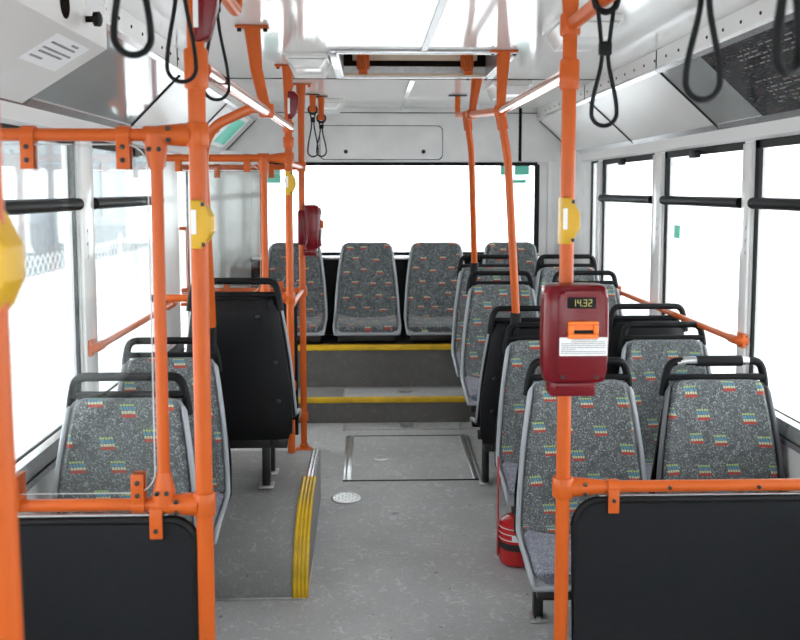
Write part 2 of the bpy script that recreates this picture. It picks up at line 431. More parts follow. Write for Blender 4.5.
# rivet strips: vertical band between ceiling and cove, plus 45 degree coves
COVES = {1: (1.125, 1.385), -1: (-.745, -.975)}
def band(name, s):
    xu, xl = COVES[s]
    o = B(); box(o, xu-.004, xu+.006, YF, YB-.03, 1.972, ZC-.001)
    b_ = struct(link(name, o, COVE, smooth=False))
    dots = B()
    y = .4
    while y < 5.9:
        lathe(dots, [(.006, 0), (.005, -s*.003)], (xu-.004 if s > 0 else xu+.006, y, 2.005), 8, 'x'); y += .14
    r = link('rivet_row', dots, BLACKR, b_)
    for yy in (3.60, 4.80):
        link('joint', box(B(), xu-.006, xu+.008, yy-.004, yy+.004, 1.972, ZC-.002), BLACKR, b_, smooth=False)
    return b_
band('trim_12', 1); band('trim_13', -1)
def cove(name, s, y0, y1, m, th=.008):
    xu, xl = COVES[s]
    o = B(); prism(o, [(xu, 1.975), (xl, 1.742), (xl+s*.012, 1.742), (xu+s*.012, 1.985)], 'y', y0+.003, y1-.003)
    return struct(link(name, o, m, smooth=False))
cn = 14
for s, spans in ((1, ((YF, .4, POSTERG), (.4, 2.0, POSTERG), (2.0, 3.61, POSTERG), (3.61, 4.79, COVE), (4.79, 6.17, COVE))),
                 (-1, ((YF, .4, COVE), (.4, 2.64, COVE), (2.64, 3.75, POSTERG), (3.75, 4.95, COVE), (4.95, 6.17, COVE)))):
    for (a, b2, m) in spans:
        c = cove('trim_%d' % cn, s, a, b2, m); cn += 1
        xu, xl = COVES[s]
        # aluminium edge rails and black seam
        link('edge_rail', prism(B(), [(xu-s*.0045, 1.979), (xu-s*.0045, 1.968), (xu+s*.010, 1.956), (xu+s*.013, 1.966)], 'y', a+.003, b2-.003), ALU, c, smooth=False)
        link('edge_rail', prism(B(), [(xl-s*.02, 1.768), (xl-s*.02, 1.756), (xl-s*.002, 1.735), (xl, 1.75)], 'y', a+.003, b2-.003), ALU, c, smooth=False)
        link('joint', prism(B(), [(xu-s*.004, 1.972), (xl-s*.004, 1.739), (xl, 1.741), (xu, 1.976)], 'y', b2-(.012 if b2 > 4 else .006), b2+.006), BLACKR, c, smooth=False)
# header rails under the coves
struct(link('trim_%d' % cn, prism(B(), [(XR, 1.68), (XR-.014, 1.69), (XR-.014, 1.735), (XR, 1.745)], 'y', YF, 6.0), WHITE, smooth=False)); cn += 1
struct(link('trim_%d' % cn, prism(B(), [(XL, 1.68), (XL+.014, 1.69), (XL+.014, 1.735), (XL, 1.745)], 'y', YF, 6.0), WHITE, smooth=False)); cn += 1
# podium behind/under the rear bench: dark back board
o = B(); box(o, XL+.2, 1.16, 6.05, 6.07, .54, 1.05)
bb = link('bench_back_board', o, BLACKP, smooth=False); tag(bb, 'black board behind the rear bench seats with a silver top edge', 'panel')
link('top_edge', box(B(), XL+.2, 1.16, 6.04, 6.19, 1.04, 1.06, .004), ALU, bb)

# ------------------------------------------------------------------ wheel arch on the left
prof = [(3.19, fz(3.19)-.02), (3.19, .06), (3.21, .13), (3.26, .19), (3.34, .245), (3.44, .28), (3.56, .298), (3.7, .305), (4.12, .31), (4.12, .06)]
AX = -.230
arch = thing('wheel_arch_cover', 'grey vinyl covered wheel arch box with yellow ridged edge, under the black-backed seat', 'wheel arch', (-.6, 3.65, .06))
def loc_obj(o, t): o.parent = t; o.matrix_parent_inverse = Matrix.Translation(-t.location); return o
def pl(name, bm, m, t, smooth=True, ang=35):
    o = link(name, bm, m, smooth=smooth, ang=ang)
    o.data.transform(Matrix.Translation(-t.location)); o.parent = t; return o
o = B(); prism(o, prof, 'x', XL+.013, AX); pl('cover', o, FLOORD, arch, ang=30)
o = B()
pr2 = [(AX-.045+k*.014, k) for k in range(4)]
top = prof[1:7]
for xx, k in pr2: tube(o, [(xx, y, z+.003) for y, z in [(3.188, .036)]+[(a-.003, b_) for a, b_ in top[:6]]+[(3.72, .306)]], .0085, 8)
pl('yellow_edging', o, YNOSE, arch)
o = B()
for xx, k in pr2[1:3]: tube(o, [(xx, y, z+.002) for y, z in ((3.72, .305), (4.12, .31))], .007, 8)
tube(o, fillet([(pr2[2][0], 4.11, .31), (pr2[2][0], 4.13, .31), (pr2[2][0], 4.13, .1)], .03), .007, 8)
pl('steel_edging', o, ALU, arch)
o = B(); box(o, AX, AX+.004, 3.2, 4.1, .035, .05); pl('base_seal', o, TAN, arch, smooth=False)
o = B(); tube(o, [(XL+.02, 3.185, .036), (AX, 3.185, .036)], .006, 6); pl('base_bead', o, STEEL, arch)

# ------------------------------------------------------------------ floor details
SL = math.atan(.055)
def onfloor(name, bm, m, x, y, parent=None):
    o = link(name, bm, m, smooth=False); o.location = (x, y, fz(y)); o.rotation_euler = (SL, 0, 0)
    if parent: pass
    return o
hz = B(); box(hz, -.095, .5, -.33, .33, 0, .003, .001)
h = onfloor('floor_hatch', hz, FLOOR, 0.0, 4.665); h.location.x = 0
tag(h, 'grey square floor hatch framed by metal strips in the aisle before the steps', 'hatch')
for nm, q in (('frame_strip', (-.118, -.095, -.33, .33)), ('frame_strip', (-.135, -.123, -.33, .33)), ('frame_strip', (.5, .522, -.33, .33)), ('frame_strip', (.528, .542, -.33, .33)),
              ('frame_strip', (-.135, .542, -.339, -.331)), ('frame_strip', (-.135, .542, .331, .339))):
    f = link(nm, box(B(), q[0], q[1], q[2], q[3], 0, .005, .0015), STEEL if q[3]-q[2] > .1 else BLACKM); f.parent = h
f = link('finger_ring', lathe(B(), [(.042, 0), (.042, .003), (.036, .005), (.016, .004)], (.054, -.03, .003), 24), STEEL); f.parent = h
h2 = onfloor('floor_flap', box(B(), -.15, .6, -.055, .055, 0, .003, .001), FLOOR, 0, 5.17)
tag(h2, 'narrow grey floor flap at the foot of the lower step', 'hatch')
f = link('finger_ring', lathe(B(), [(.04, 0), (.04, .002), (.03, .004)], (.21, 0, .003), 20), STEEL, h2)
for q in ((-.155, .6, -.06, -.054), (-.155, -.148, -.06, .055), (.51, .518, -.06, .055)): link('frame_strip', box(B(), *q, 0, .006), STEEL, h2, smooth=False)
h3 = link('step_flap', box(B(), -.16, .63, -.12, .1, 0, .003, .001), FLOOR); h3.location = (0, 5.41, .289)
tag(h3, 'grey flap set in the tread of the lower step', 'hatch')
link('finger_ring', lathe(B(), [(.04, 0), (.04, .002), (.03, .004)], (.21, 0, .003), 20), STEEL, h3)
link('frame_strip', box(B(), -.16, -.153, -.12, .1, 0, .005), STEEL, h3, smooth=False)
def plate(x, y, label):
    o = lathe(B(), [(.068, 0), (.068, .004), (.06, .006), (.002, .006)], (0, 0, 0), 32)
    p = onfloor('floor_plate', o, STEEL, x, y); tag(p, label, 'plate')
    for k in range(7):
        for j in range(5):
            if (k+j) % 2: link('stud', lathe(B(), [(.004, .006), (.003, .009)], ((k-3)*.016, (j-2)*.016, 0), 6), STEEL, p) if math.hypot(k-3, j-2) < 3.2 else None
    return p
plate(-.114, 4.115, 'round studded metal floor plate beside the yellow edged wheel arch')
tag(onfloor('floor_plate', lathe(B(), [(.07, 0), (.07, .003), (.002, .004)], (0, 0, 0), 32), FLOOR, .535, 4.10), 'plain round grey floor plate beside the right seats', 'plate')

# ------------------------------------------------------------------ seats
PROF = [(0, .855), (-.005, .80), (-.016, .71), (-.028, .61), (-.04, .50), (-.052, .41), (-.068, .362), (-.105, .338), (-.17, .33), (-.24, .324), (-.30, .318), (-.335, .308), (-.346, .287)]
HWID = [.162, .172, .186, .199, .209, .215, .217, .218, .218, .218, .218, .215, .21]
WING = [.012, .015, .02, .024, .028, .032, .034, .03, .022, .018, .012, .006, .0]
def resample(n):
    pts = [Vector((a, b2)) for a, b2 in PROF]; L = [0]
    for a, b2 in zip(pts, pts[1:]): L.append(L[-1]+(b2-a).length)
    out = []
    for i in range(n+1):
        d = L[-1]*i/n; k = 0
        while k < len(L)-2 and L[k+1] < d: k += 1
        t = (d-L[k])/(L[k+1]-L[k])
        def cr(arr):
            p0 = arr[max(k-1, 0)]; p1 = arr[k]; p2 = arr[k+1]; p3 = arr[min(k+2, len(arr)-1)]
            return .5*((2*p1)+(-p0+p2)*t+(2*p0-5*p1+4*p2-p3)*t*t+(-p0+3*p1-3*p2+p3)*t**3)
        out.append((cr(pts), cr(HWID), cr(WING), d))
    return out, L[-1]
SAMP, SLEN = resample(56)
def surf(i, t, off, wscale=1., winset=0., endround=0.):
    p, hw, wg, d = SAMP[i]
    a = SAMP[max(i-1, 0)][0]; b2 = SAMP[min(i+1, len(SAMP)-1)][0]
    tg = (b2-a).normalized(); n = Vector((tg.y, -tg.x))          # towards the sitter
    if n.x > 0 and i < 10: n = -n
    hw = hw*wscale-winset
    w_ = wg*abs(t)**3.2
    q = p+n*(off+w_)
    return Vector((hw*t, q.x, q.y)), d
def pad(i0, i1, thick, inset, M=14, rnd=.035):
    """an upholstery pad following the shell between two stations, rounded corners, closed"""
    bm = B(); uvl = bm.loops.layers.uv.new('UVMap'); front = {}; uvs = {}
    ds = [SAMP[i][3] for i in range(i0, i1+1)]
    for i in range(i0, i1+1):
        d = SAMP[i][3]; e = min(d-ds[0], ds[-1]-d)
        cut = 0
        if e < rnd: cut = rnd-math.sqrt(max(0, rnd*rnd-(rnd-e)**2))
        for j in range(-M, M+1):
            t = j/M; fe = min(1, e/.022); ft = min(1, (1-abs(t))/.09)
            sm = .0035*math.exp(-((d-.235)/.004)**2) if (i1 < 50 and abs(t) < .75) else 0
            h = -sm+thick*math.sqrt(max(0, 1-(1-fe)**2))*math.sqrt(max(0, 1-(1-ft)**2))
            hw = SAMP[i][1]-inset-cut
            v, _ = surf(i, t, .004+h, 1, inset+cut)
            k = bm.verts.new(v); front[i, j] = k; uvs[k] = (hw*t, -d)
            v, _ = surf(i, t, .001, 1, inset+cut)
            k = bm.verts.new(v); front[i, j, 'b'] = k; uvs[k] = (hw*t, -d)
    for i in range(i0, i1):
        for j in range(-M, M):
            bm.faces.new([front[q] for q in ((i, j), (i, j+1), (i+1, j+1), (i+1, j))])
            bm.faces.new([front[q+('b',)] for q in ((i+1, j), (i+1, j+1), (i, j+1), (i, j))])
        for j in (-M, M): bm.faces.new([front[q] for q in ((i, j), (i+1, j), (i+1, j, 'b'), (i, j, 'b'))])
    for i in (i0, i1):
        for j in range(-M, M): bm.faces.new([front[q] for q in ((i, j), (i, j+1), (i, j+1, 'b'), (i, j, 'b'))])
    for f in bm.faces:
        for l in f.loops: l[uvl].uv = uvs[l.vert]
    return bm
JN = next(i for i, s in enumerate(SAMP) if s[3] > .53)
def make_seat(name, rim=GREYP, fab=FAB, zs=1, ys=1, bar=True, leg=None, nofoot=False, wscale=1, black=False):
    """seat facing -y, origin on its reference floor under the backrest top; leg = local z of the foot (or None)"""
    t = bpy.data.objects.new(name, None); COL.objects.link(t)
    T = Matrix.Diagonal((wscale, ys, zs, 1))
    def P(nm, bm, m, ang=50):
        bm.transform(T); return link(nm, bm, m, t, ang=ang)
    N = len(SAMP)-1
    # moulded shell: dish with a thickness
    bm = B(); g = {}
    M = 10
    for i in range(N+1):
        e = SAMP[i][3]; cut = 0
        if e < .04: cut = .04-math.sqrt(max(0, .04**2-(.04-e)**2))
        for j in range(-M, M+1):
            v, _ = surf(i, j/M, 0, 1, cut); g[i, j, 0] = bm.verts.new(v)
            v, _ = surf(i, j/M, -.012-.008*(1-(j/M)**2), 1, cut); g[i, j, 1] = bm.verts.new(v)
    for i in range(N):
        for j in range(-M, M):
            for k in (0, 1): bm.faces.new([g[q+(k,)] for q in ((i, j), (i, j+1), (i+1, j+1), (i+1, j))])
        for j in (-M, M): bm.faces.new([g[q] for q in ((i, j, 0), (i+1, j, 0), (i+1, j, 1), (i, j, 1))])
    for i in (0, N):
        for j in range(-M, M): bm.faces.new([g[q] for q in ((i, j, 0), (i, j+1, 0), (i, j+1, 1), (i, j, 1))])
    sh = P('shell', bm, BLACKP if black else rim)
    # raised rim bead round the shell
    bm = B(); pts = []
    def edge(i, sg):
        e = SAMP[i][3]; cut = 0
        if e < .04: cut = .04-math.sqrt(max(0, .04**2-(.04-e)**2))
        return surf(i, sg, .004, 1, cut)[0]
    for i in range(2, N+1): pts.append(edge(i, 1))
    for j in range(M-1, -M, -1): pts.append(surf(N, j/M, .003)[0])
    for i in range(N, 1, -1): pts.append(edge(i, -1))
    tube(bm, pts, [.0045]+[.0085]*(len(pts)-2)+[.0045], 8)
    r = link('rim', (bm.transform(T), bm)[1], rim, sh, ang=60)
    # rear cover of the backrest
    bm = B(); hgt = .848-.30; rows = 14; g = {}
    for i in range(rows+1):
        f = i/rows; z = .842-hgt*f; y = .022-.012*f
        hw = .16+.054*min(1, f*1.5) - (.015 if f == 1 else 0)
        if i == 0: hw -= .02
        for j in range(-8, 9):
            u = j/8; dp = .034*(1-abs(u)**5)*(1-(2*f-1)**10*.6)
            g[i, j] = bm.verts.new((hw*u, y+dp, z)); g[i, j, 1] = bm.verts.new((hw*u, y-.016, z))
    for i in range(rows):
        for j in range(-8, 8):
            bm.faces.new([g[q] for q in ((i, j), (i, j+1), (i+1, j+1), (i+1, j))]); bm.faces.new([g[q+(1,)] for q in ((i, j), (i, j+1), (i+1, j+1), (i+1, j))])
        for j in (-8, 8): bm.faces.new([g[q] for q in ((i, j), (i+1, j), (i+1, j, 1), (i, j, 1))])
    for i in (0, rows):
        for j in range(-8, 8): bm.faces.new([g[q] for q in ((i, j), (i, j+1), (i, j+1, 1), (i, j, 1))])
    bc = P('back_cover', bm, BLACKP)
    # recessed panel outline and bolts on the cover
    # bolts on the cover
    for (bx, bz) in ((-.09, .78), (.09, .78), (.155, .60), (.165, .45), (-.155, .60), (-.165, .45)):
        q = lathe(B(), [(.009, .03), (.009, .052 if abs(bx) < .12 else .044), (.004, .056 if abs(bx) < .12 else .047)], (bx, 0, bz), 10, 'y')
        link('bolt', (q.transform(T), q)[1], BLACKM, bc)
    P('backrest', pad(0, JN-1, .016, .013), fab)
    P('seat_cushion', pad(JN-1, N-1, .024, .014, rnd=.03), FABC if fab is FAB else fab)
    if bar:
        H = .915; w0, w1 = .168, .153
        hb = P('grab_bar', tube(B(), fillet([(-w0-.006, .014, .80), (-w0, .012, .855), (-w1, .012, H), (w1, .012, H), (w0, .012, .855), (w0+.006, .014, .80)], .04, 8), .0135, 12), BLACKP)
        cb = tube(B(), [(-w0, .006, .862), (w0, .006, .862)], .0115, 10)
        link('cross_bar', (cb.transform(T), cb)[1], BLACKP, hb)
    # steel frame under the cushion
    bm = B()
    for x in (-.14, .14): box(bm, x-.018, x+.018, -.29, -.02, .25, .295, .004)
    box(bm, -.19, .19, -.315, -.275, .235, .275, .004); box(bm, -.19, .19, -.08, -.03, .245, .29, .004)
    P('frame', bm, BLACKM)
    if leg is not None:
        lx, y0, y1, zf = leg
        bm = B()
        box(bm, lx-.016, lx+.016, y0-.02, y0+.02, zf+.008, .26, .004)
        if y1 is not None:
            box(bm, lx-.016, lx+.016, y1-.02, y1+.02, zf+.008, .26, .004); box(bm, lx-.014, lx+.014, min(y0, y1), max(y0, y1), .23, .26, .003)
        L_ = P('leg', bm, BLACKM)
        for yy in (y0, y1):
            if yy is None or nofoot: continue
            bm = B()
            box(bm, lx-.03, lx+.03, yy-.035, yy+.035, zf, zf+.009, .002); lathe(bm, [(.009, zf+.009), (.009, zf+.016), (.003, zf+.017)], (lx, yy-.026, 0), 8)
            link('foot', (bm.transform(T), bm)[1], STEEL, L_)
    return t
def put(t, x, y, z, rz, label, group):
    t.location = (x, y, z); t.rotation_euler = (0, 0, rz); t['label'] = label; t['category'] = 'seat'; t['group'] = group
    return t
GF, GR, GB = 'patterned seats facing the front', 'black backed seats facing the rear', 'raised seats of the rear bench'
def seat_at(x, y, z, label, group=GF, back=False, rz=None, **k):
    """z is the base height; the legs reach down to the sloping floor below them"""
    legx = k.pop('legx', 0); ly = k.pop('ly', -.22); ly2 = k.pop('ly2', None); floor = k.pop('floor', None)
    sgn = 1 if not back else -1
    fy = y+sgn*ly
    zf = (floor if floor is not None else fz(fy))-z
    t = make_seat('passenger_seat', leg=(legx, ly, ly2, zf), black=back, **k)
    return put(t, x, y, z, PI if back else 0, label, group)
seat_at(.70, 3.0, .012, 'patterned grey seat nearest the aisle behind the orange pole with the front ticket machine', legx=-.125, ly=.03)
s = seat_at(1.155, 2.98, .014, 'patterned window seat at front right whose grab bar shows bare metal', rim=DGREYP)
gb = [c for c in s.children if c.name.startswith('grab_bar')][0]
link('bare_metal', tube(B(), [(-.13, .012, .910), (-.1, .012, .9165), (-.06, .012, .9165)], .0142, 12), STEEL, gb)
link('bare_metal', tube(B(), [(.085, .012, .9165), (.112, .012, .9155)], .0142, 12), STEEL, gb)
link('foam_sleeve', tube(B(), [(-.065, .012, .9155), (.088, .012, .9155)], .0185, 12), BLACKR, gb)
seat_at(.73, 3.7, .03, 'second patterned aisle seat on the right, above the red extinguisher', legx=.12)
seat_at(1.21, 3.7, .03, 'patterned seat by the right window, one row behind the seat with bare metal bar')
seat_at(.712, 4.07, .055, 'black backed aisle seat on the right, facing the rear', GR, back=True, ly=-.22, legx=.16)
seat_at(1.25, 4.07, .062, 'black backed window seat on the right, facing the rear', GR, back=True)
seat_at(.70, 4.86, .14, 'patterned aisle seat on the right whose bar holds the farther bent orange pole')
seat_at(1.157, 4.86, .14, 'patterned right window seat behind the black backed pair')
seat_at(.69, 5.28, .198, 'last patterned aisle seat on the right, directly before the steps', ly=-.28)
seat_at(1.147, 5.28, .198, 'last patterned right window seat directly before the steps', ly=-.28)
seat_at(-.715, 2.68, .035, 'front left patterned seat seen through the clear plexiglass screen')
seat_at(-.735, 3.36, .03, 'second left patterned seat, between the front left seat and the black seat', ly=-.26)
seat_at(-.52, 3.53, .236, 'black backed seat on the left wheel arch, facing the rear', GR, back=True, legx=-.10, ly=-.10, ly2=-.28, floor=.306)
bench = make_seat('passenger_seat', fab=FABR, zs=.965, ys=1.0, bar=False, nofoot=True, wscale=.94, leg=(0, -.2, None, .205))
xs = [(-.49, 'rear bench seat at far left, partly behind the orange poles'), (-.026, 'rear bench seat second from left, fully in view above the steps'),
      (.422, 'rear bench seat third from left, right of the fully visible one'), (.905, 'rear bench seat at far right, only its top showing over other seats')]
for k, (x, lb) in enumerate(xs):
    b_ = bench if k == 0 else copy_tree(bench)
    b_.location = (x+.006, 5.93, .337); b_['label'] = lb; b_['category'] = 'seat'; b_['group'] = GB

# ------------------------------------------------------------------ orange poles and rails
PR = .0168
def clampring(bm, x, y, z, h=.05, r=.024):
    lathe(bm, [(r*.9, z-h/2), (r, z-h/2+.004), (r, z+h/2-.004), (r*.9, z+h/2)], (x, y, 0), 20)
def bracket(bm, x, y, z, dx, L=.09, r=.024):
    """cast joint sleeve on a pole holding a horizontal bar towards +-x"""
    clampring(bm, x, y, z, .05, r)
    tube(bm, [(x+dx*.012, y, z), (x+dx*.035, y, z), (x+dx*L, y, z)], [.024, .0235, .0165], 16)
def screws(bm, pts, d=(0, -1, 0)):
    for p in pts:
        lathe(bm, [(.0045, 0), (.004, -.003), (.001, -.004)], p, 8, 'y')
def flange(bm, x, y, z=ZC):
    """ceiling flange with flared hanger end"""
    box(bm, x-.055, x+.055, y-.025, y+.025, z-.008, z-.001, .003)
    lathe(bm, [(.026, z-.008), (.024, z-.03), (PR, z-.16)], (x, y, 0), 20)
    for k in (-1, 1): lathe(bm, [(.007, z-.018), (.007, z-.008)], (x+k*.043, y, 0), 8)
def foot(bm, x, y, z):
    lathe(bm, [(.045, z), (.045, z+.006), (.026, z+.008), (.022, z+.03), (PR, z+.032)], (x, y, 0), 20)

# pole A (nearest, left edge)
def polething(name, label, x, y, z0, z1, flanged=True, footed=True, r=PR, lean=0):
    t = thing(name, label, 'pole', (x, y, z0))
    pl('tube', tube(B(), [(x, y, z0+.003), (x+lean, y, z1-.003)], r, 24), ORANGE, t)
    if footed:
        o = B(); foot(o, x, y, z0); pl('foot_flange', o, ORANGE, t)
    if flanged:
        o = B(); flange(o, x+lean, y, z1); pl('ceiling_flange', o, ORANGE, t)
    return t
GP = 'orange upright grab poles'
pA = polething('grab_pole', 'nearest orange grab pole at the left edge of the picture, out of focus', -.380, .95, 0, ZC, lean=-.016)
# pole B with the front left partition
BX, BY = -.352, 1.9
pB = polething('grab_pole', 'thick orange grab pole holding the front left partition', BX, BY, 0, ZC, r=.0178)
o = B(); clampring(o, BX, BY, 1.745, .08, .0245); pl('sleeve', o, ORANGE, pB)
CXP, CY = .470, 2.17
pC = polething('grab_pole', 'orange grab pole on the right carrying the ticket machine', CXP, CY, 0, ZC)
o = B(); clampring(o, CXP, CY, 1.77, .07, .0235); pl('sleeve', o, ORANGE, pC)
o = B(); clampring(o, CXP, CY, 1.885, .05, .024); pl('sleeve', o, ORANGE, pC)
pD = polething('grab_pole', 'orange grab pole standing on the rear end of the left wheel arch', -.358, 4.08, .312, ZC, footed=False)
for zz in (1.71, 1.775, .62): pl('sleeve', (lambda q: (clampring(q, -.358, 4.08, zz, .045), q)[1])(B()), ORANGE, pD)
pE = polething('grab_pole', 'slim orange grab pole by the steps carrying the farther ticket machine', -.355, 4.8, fz(4.8), ZC)
for zz in (.30, 1.62, .97): pl('sleeve', (lambda q: (clampring(q, -.355, 4.8, zz, .05), q)[1])(B()), ORANGE, pE)
for t in (pA, pB, pC, pD, pE): t['group'] = GP

# left partition
def clip(bm, x, y, z, up, L=.05, k=.82):
    """strap clip round a horizontal bar, hanging (up=-1) or standing (up=1)"""
    o = bm; tube(o, [(x-.0165*k, y, z), (x+.0165*k, y, z)], .0225*k, 16)
    z0, z1 = (z-.02-L, z-.005) if up < 0 else (z+.005, z+.02+L)
    box(o, x-.0165*k, x+.0165*k, y-.0225*k, y-.013, z0, z1, .002); box(o, x-.0165*k, x+.0165*k, y+.004, y+.011, z0, z1, .002)
def screw_at(t, x, y, z):
    pl('screw', lathe(B(), [(.0055, 0), (.005, -.003), (.002, -.004)], (x, y, z), 8, 'y'), BLACKM, t)
LP = thing('partition', 'front left orange framed partition with clear screen above a black panel', 'partition', (-.66, BY, 0))
ZU, ZL = 1.612, .838
x0 = XL+.013
for z, nm in ((ZU, 'top_rail'), (ZL, 'lower_rail')):
    pl(nm, tube(B(), [(x0, BY, z), (BX-.02, BY, z)], .0132, 18), ORANGE, LP)
    o = B(); bracket(o, BX, BY, z, -1, .1, .0235); pl('joint', o, ORANGE, LP)
    for k in (-1, 1): screw_at(LP, BX-.055, BY-.0215, z+k*.012)
PX = -.436
pl('post', tube(B(), [(PX, BY, ZL), (PX, BY, ZU)], .0128, 18), ORANGE, LP)
for z, s in ((ZU, -1), (ZL, 1)):
    o = B(); tube(o, [(PX-.024, BY, z), (PX+.024, BY, z)], .0185, 16)
    lathe(o, [(.024, z+s*.0), (.023, z+s*.03), (.0145, z+s*.07)], (PX, BY, 0), 18); pl('tee_joint', o, ORANGE, LP)
    for k in (-1, 1): screw_at(LP, PX+k*.010, BY-.022, z+s*.030)
for (x, z, s) in ((-.692, ZU, -1), (-.50, ZU, -1), (-.488, ZL, 1), (-.44-.013, ZL, -1), (-.9, ZL, 1)):
    o = B(); clip(o, x if s > 0 or z == ZU else -.449-.002, BY, z, s); q = pl('clip', o, ORANGE, LP)
    xx = x if s > 0 or z == ZU else -.451
    screw_at(LP, xx, BY-.0185, z+s*.052)
    if z == ZU or s > 0: screw_at(LP, xx, BY-.0185, z+s*.025)
out = rrect(-.90, -.452, .866, 1.592, .045, (0, 1, 1, 0))
pl('clear_screen', prism(B(), out, 'y', BY-.012, BY-.007), PLEXI, LP)
pl('screen_edge', tube(B(), [(u, BY-.0095, v) for u, v in out], .0015, 6, closed=True), WHITE, LP)
out = rrect(-.955, -.372, .1, .803, .05, (0, 0, 1, 0))
pl('black_panel', prism(B(), out, 'y', BY-.008, BY+.008, .001), PANELB, LP, ang=20)
pl('panel_edging', tube(B(), [(u, BY, v) for u, v in out], .011, 8, closed=True), BLACKR, LP)
pl('silver_strip', tube(B(), [(-.955, BY, .816), (-.43, BY, .816)], .004, 6), ALU, LP)
o = B(); box(o, -.745, -.733, BY-.03, BY+.03, .835, .905, .003); box(o, -.95, -.735, BY+.012, BY+.018, .84, .9, .001); pl('end_plate', o, ORANGE, LP)
# right partition
RP = thing('partition', 'front right partition, black panel hung below a low orange rail', 'partition', (.95, CY, 0))
ZR = .776
pl('rail', tube(B(), [(CXP+.02, CY, ZR), (XR-.013, CY, ZR)], .0145, 18), ORANGE, RP)
o = B(); bracket(o, CXP, CY, ZR, 1, .1, .026); pl('joint', o, ORANGE, RP)
for k in (-1, 1): screw_at(RP, CXP+.05, CY-.0215, ZR+k*.012)
for x in (.592, 1.22):
    o = B(); clip(o, x, CY, ZR, -1, .042); pl('clip', o, ORANGE, RP); screw_at(RP, x, CY-.0185, ZR-.03)
screw_at(RP, .73, CY-.0145, ZR); screw_at(RP, .95, CY-.0165, ZR)
out = rrect(.502, 1.365, .06, .742, .06, (0, 0, 0, 1))
pl('black_panel', prism(B(), out, 'y', CY-.008, CY+.008, .001), PANELB, RP, ang=20)
pl('panel_edging', tube(B(), [(u, CY, v) for u, v in out], .011, 8, closed=True), BLACKR, RP)
pl('silver_strip', tube(B(), [(.56, CY, .754), (1.36, CY, .754)], .003, 6), ALU, RP)
# rear door screen, first frame (pole D)
DP = thing('partition', 'orange framed clear screen between wheel arch pole and left wall', 'partition', (-.66, 4.08, .3))
DY = 4.08
pl('top_rail', tube(B(), [(-.93, DY, 1.64), (-.37, DY, 1.64)], .0165, 16), ORANGE, DP)
pl('lower_rail', tube(B(), [(-.93, DY, 1.02), (-.37, DY, 1.02)], .0165, 16), ORANGE, DP)
for z in (1.64, 1.02):
    o = B(); bracket(o, -.358, DY, z, -1, .085); pl('joint', o, ORANGE, DP)
pl('post', tube(B(), [(-.468, DY, 1.02), (-.468, DY, 1.64)], .0155, 16), ORANGE, DP)
for z, s in ((1.64, -1), (1.02, 1)):
    o = B(); tube(o, [(-.493, DY, z), (-.443, DY, z)], .0215, 16); lathe(o, [(.025, z), (.024, z+s*.02), (.018, z+s*.07)], (-.468, DY, 0), 16); pl('tee_joint', o, ORANGE, DP)
for x in (-.54, -.84):
    o = B(); clip(o, x, DY, 1.64, -1, .04); pl('clip', o, ORANGE, DP)
out = rrect(-.93, -.487, 1.045, 1.615, .05, (0, 1, 1, 0))
pl('clear_screen', prism(B(), out, 'y', DY-.012, DY-.008), PLEXI, DP)
pl('screen_edge', tube(B(), [(u, DY-.01, v) for u, v in out], .0015, 6, closed=True), WHITE, DP)
o = B(); box(o, -.955, -.90, DY-.03, DY+.03, 1.6, 1.66, .006); pl('wall_bracket', o, BLACKM, DP)
o = B(); box(o, -.973, -.955, DY-.03, DY+.03, 1.6, 1.66, .002); box(o, -.973, -.925, DY-.015, DY+.015, 1.005, 1.035, .002); pl('wall_bracket', o, BLACKM, DP)
# second frame (pole E)
EY = 4.8
EP = thing('partition', 'farther orange partition by the steps with dark lower panel', 'partition', (-.66, EY, .13))
pl('top_rail', tube(B(), [(XL+.002, EY, 1.617), (-.37, EY, 1.617)], .0145, 16), ORANGE, EP)
pl('lower_rail', tube(B(), [(XL+.002, EY, .972), (-.37, EY, .972)], .0165, 16), ORANGE, EP)
for x in (-.79, -.51):
    o = B(); clip(o, x, EY, 1.617, -1, .035); pl('clip', o, ORANGE, EP)
for x, s in ((-.75, 1), (-.47, 1), (-.47, -1)):
    o = B(); clip(o, x, EY, .972, s, .03); pl('clip', o, ORANGE, EP)
out = rrect(-.95, -.43, 1.0, 1.595, .09, (0, 1, 1, 0))
pl('clear_screen', prism(B(), out, 'y', EY-.010, EY-.006), PLEXI, EP)
pl('screen_edge', tube(B(), [(u, EY-.008, v) for u, v in out], .003, 6, closed=True), ALU, EP)
out = rrect(-.95, -.384, .2, .945, .05, (0, 0, 1, 0))
pl('black_panel', prism(B(), out, 'y', EY-.008, EY+.008, .001), PANELB, EP)
for z in (1.618, .972, .30):
    o = B(); tube(o, [(-.357, DY+.02, z), (-.355, EY-.02, z)], .012, 12)
    if z > .5: pl('link_bar', o, ORANGE, EP)
o = B(); box(o, -.40, -.37, EY-.01, EY+.01, .285, .315, .003); pl('lower_bracket', o, ORANGE, EP)

# bent pole from the left ceiling rail to the second left seat
G = thing('bent_pole', 'orange pole curving from the left ceiling rail down to a seat', 'pole', (-.585, 3.38, .95))
pl('tube', tube(B(), [(-.352, 2.97, 1.762)]+fillet([(-.38, 2.99, 1.762), (-.57, 3.16, 1.70), (-.583, 3.36, 1.0)], .17, 14), .0165, 18), ORANGE, G)
pl('socket', tube(B(), [(-.585, 3.365, 1.01), (-.587, 3.37, .93), (-.575, 3.378, .86)], [.021, .02, .016], 14), BLACKR, G)
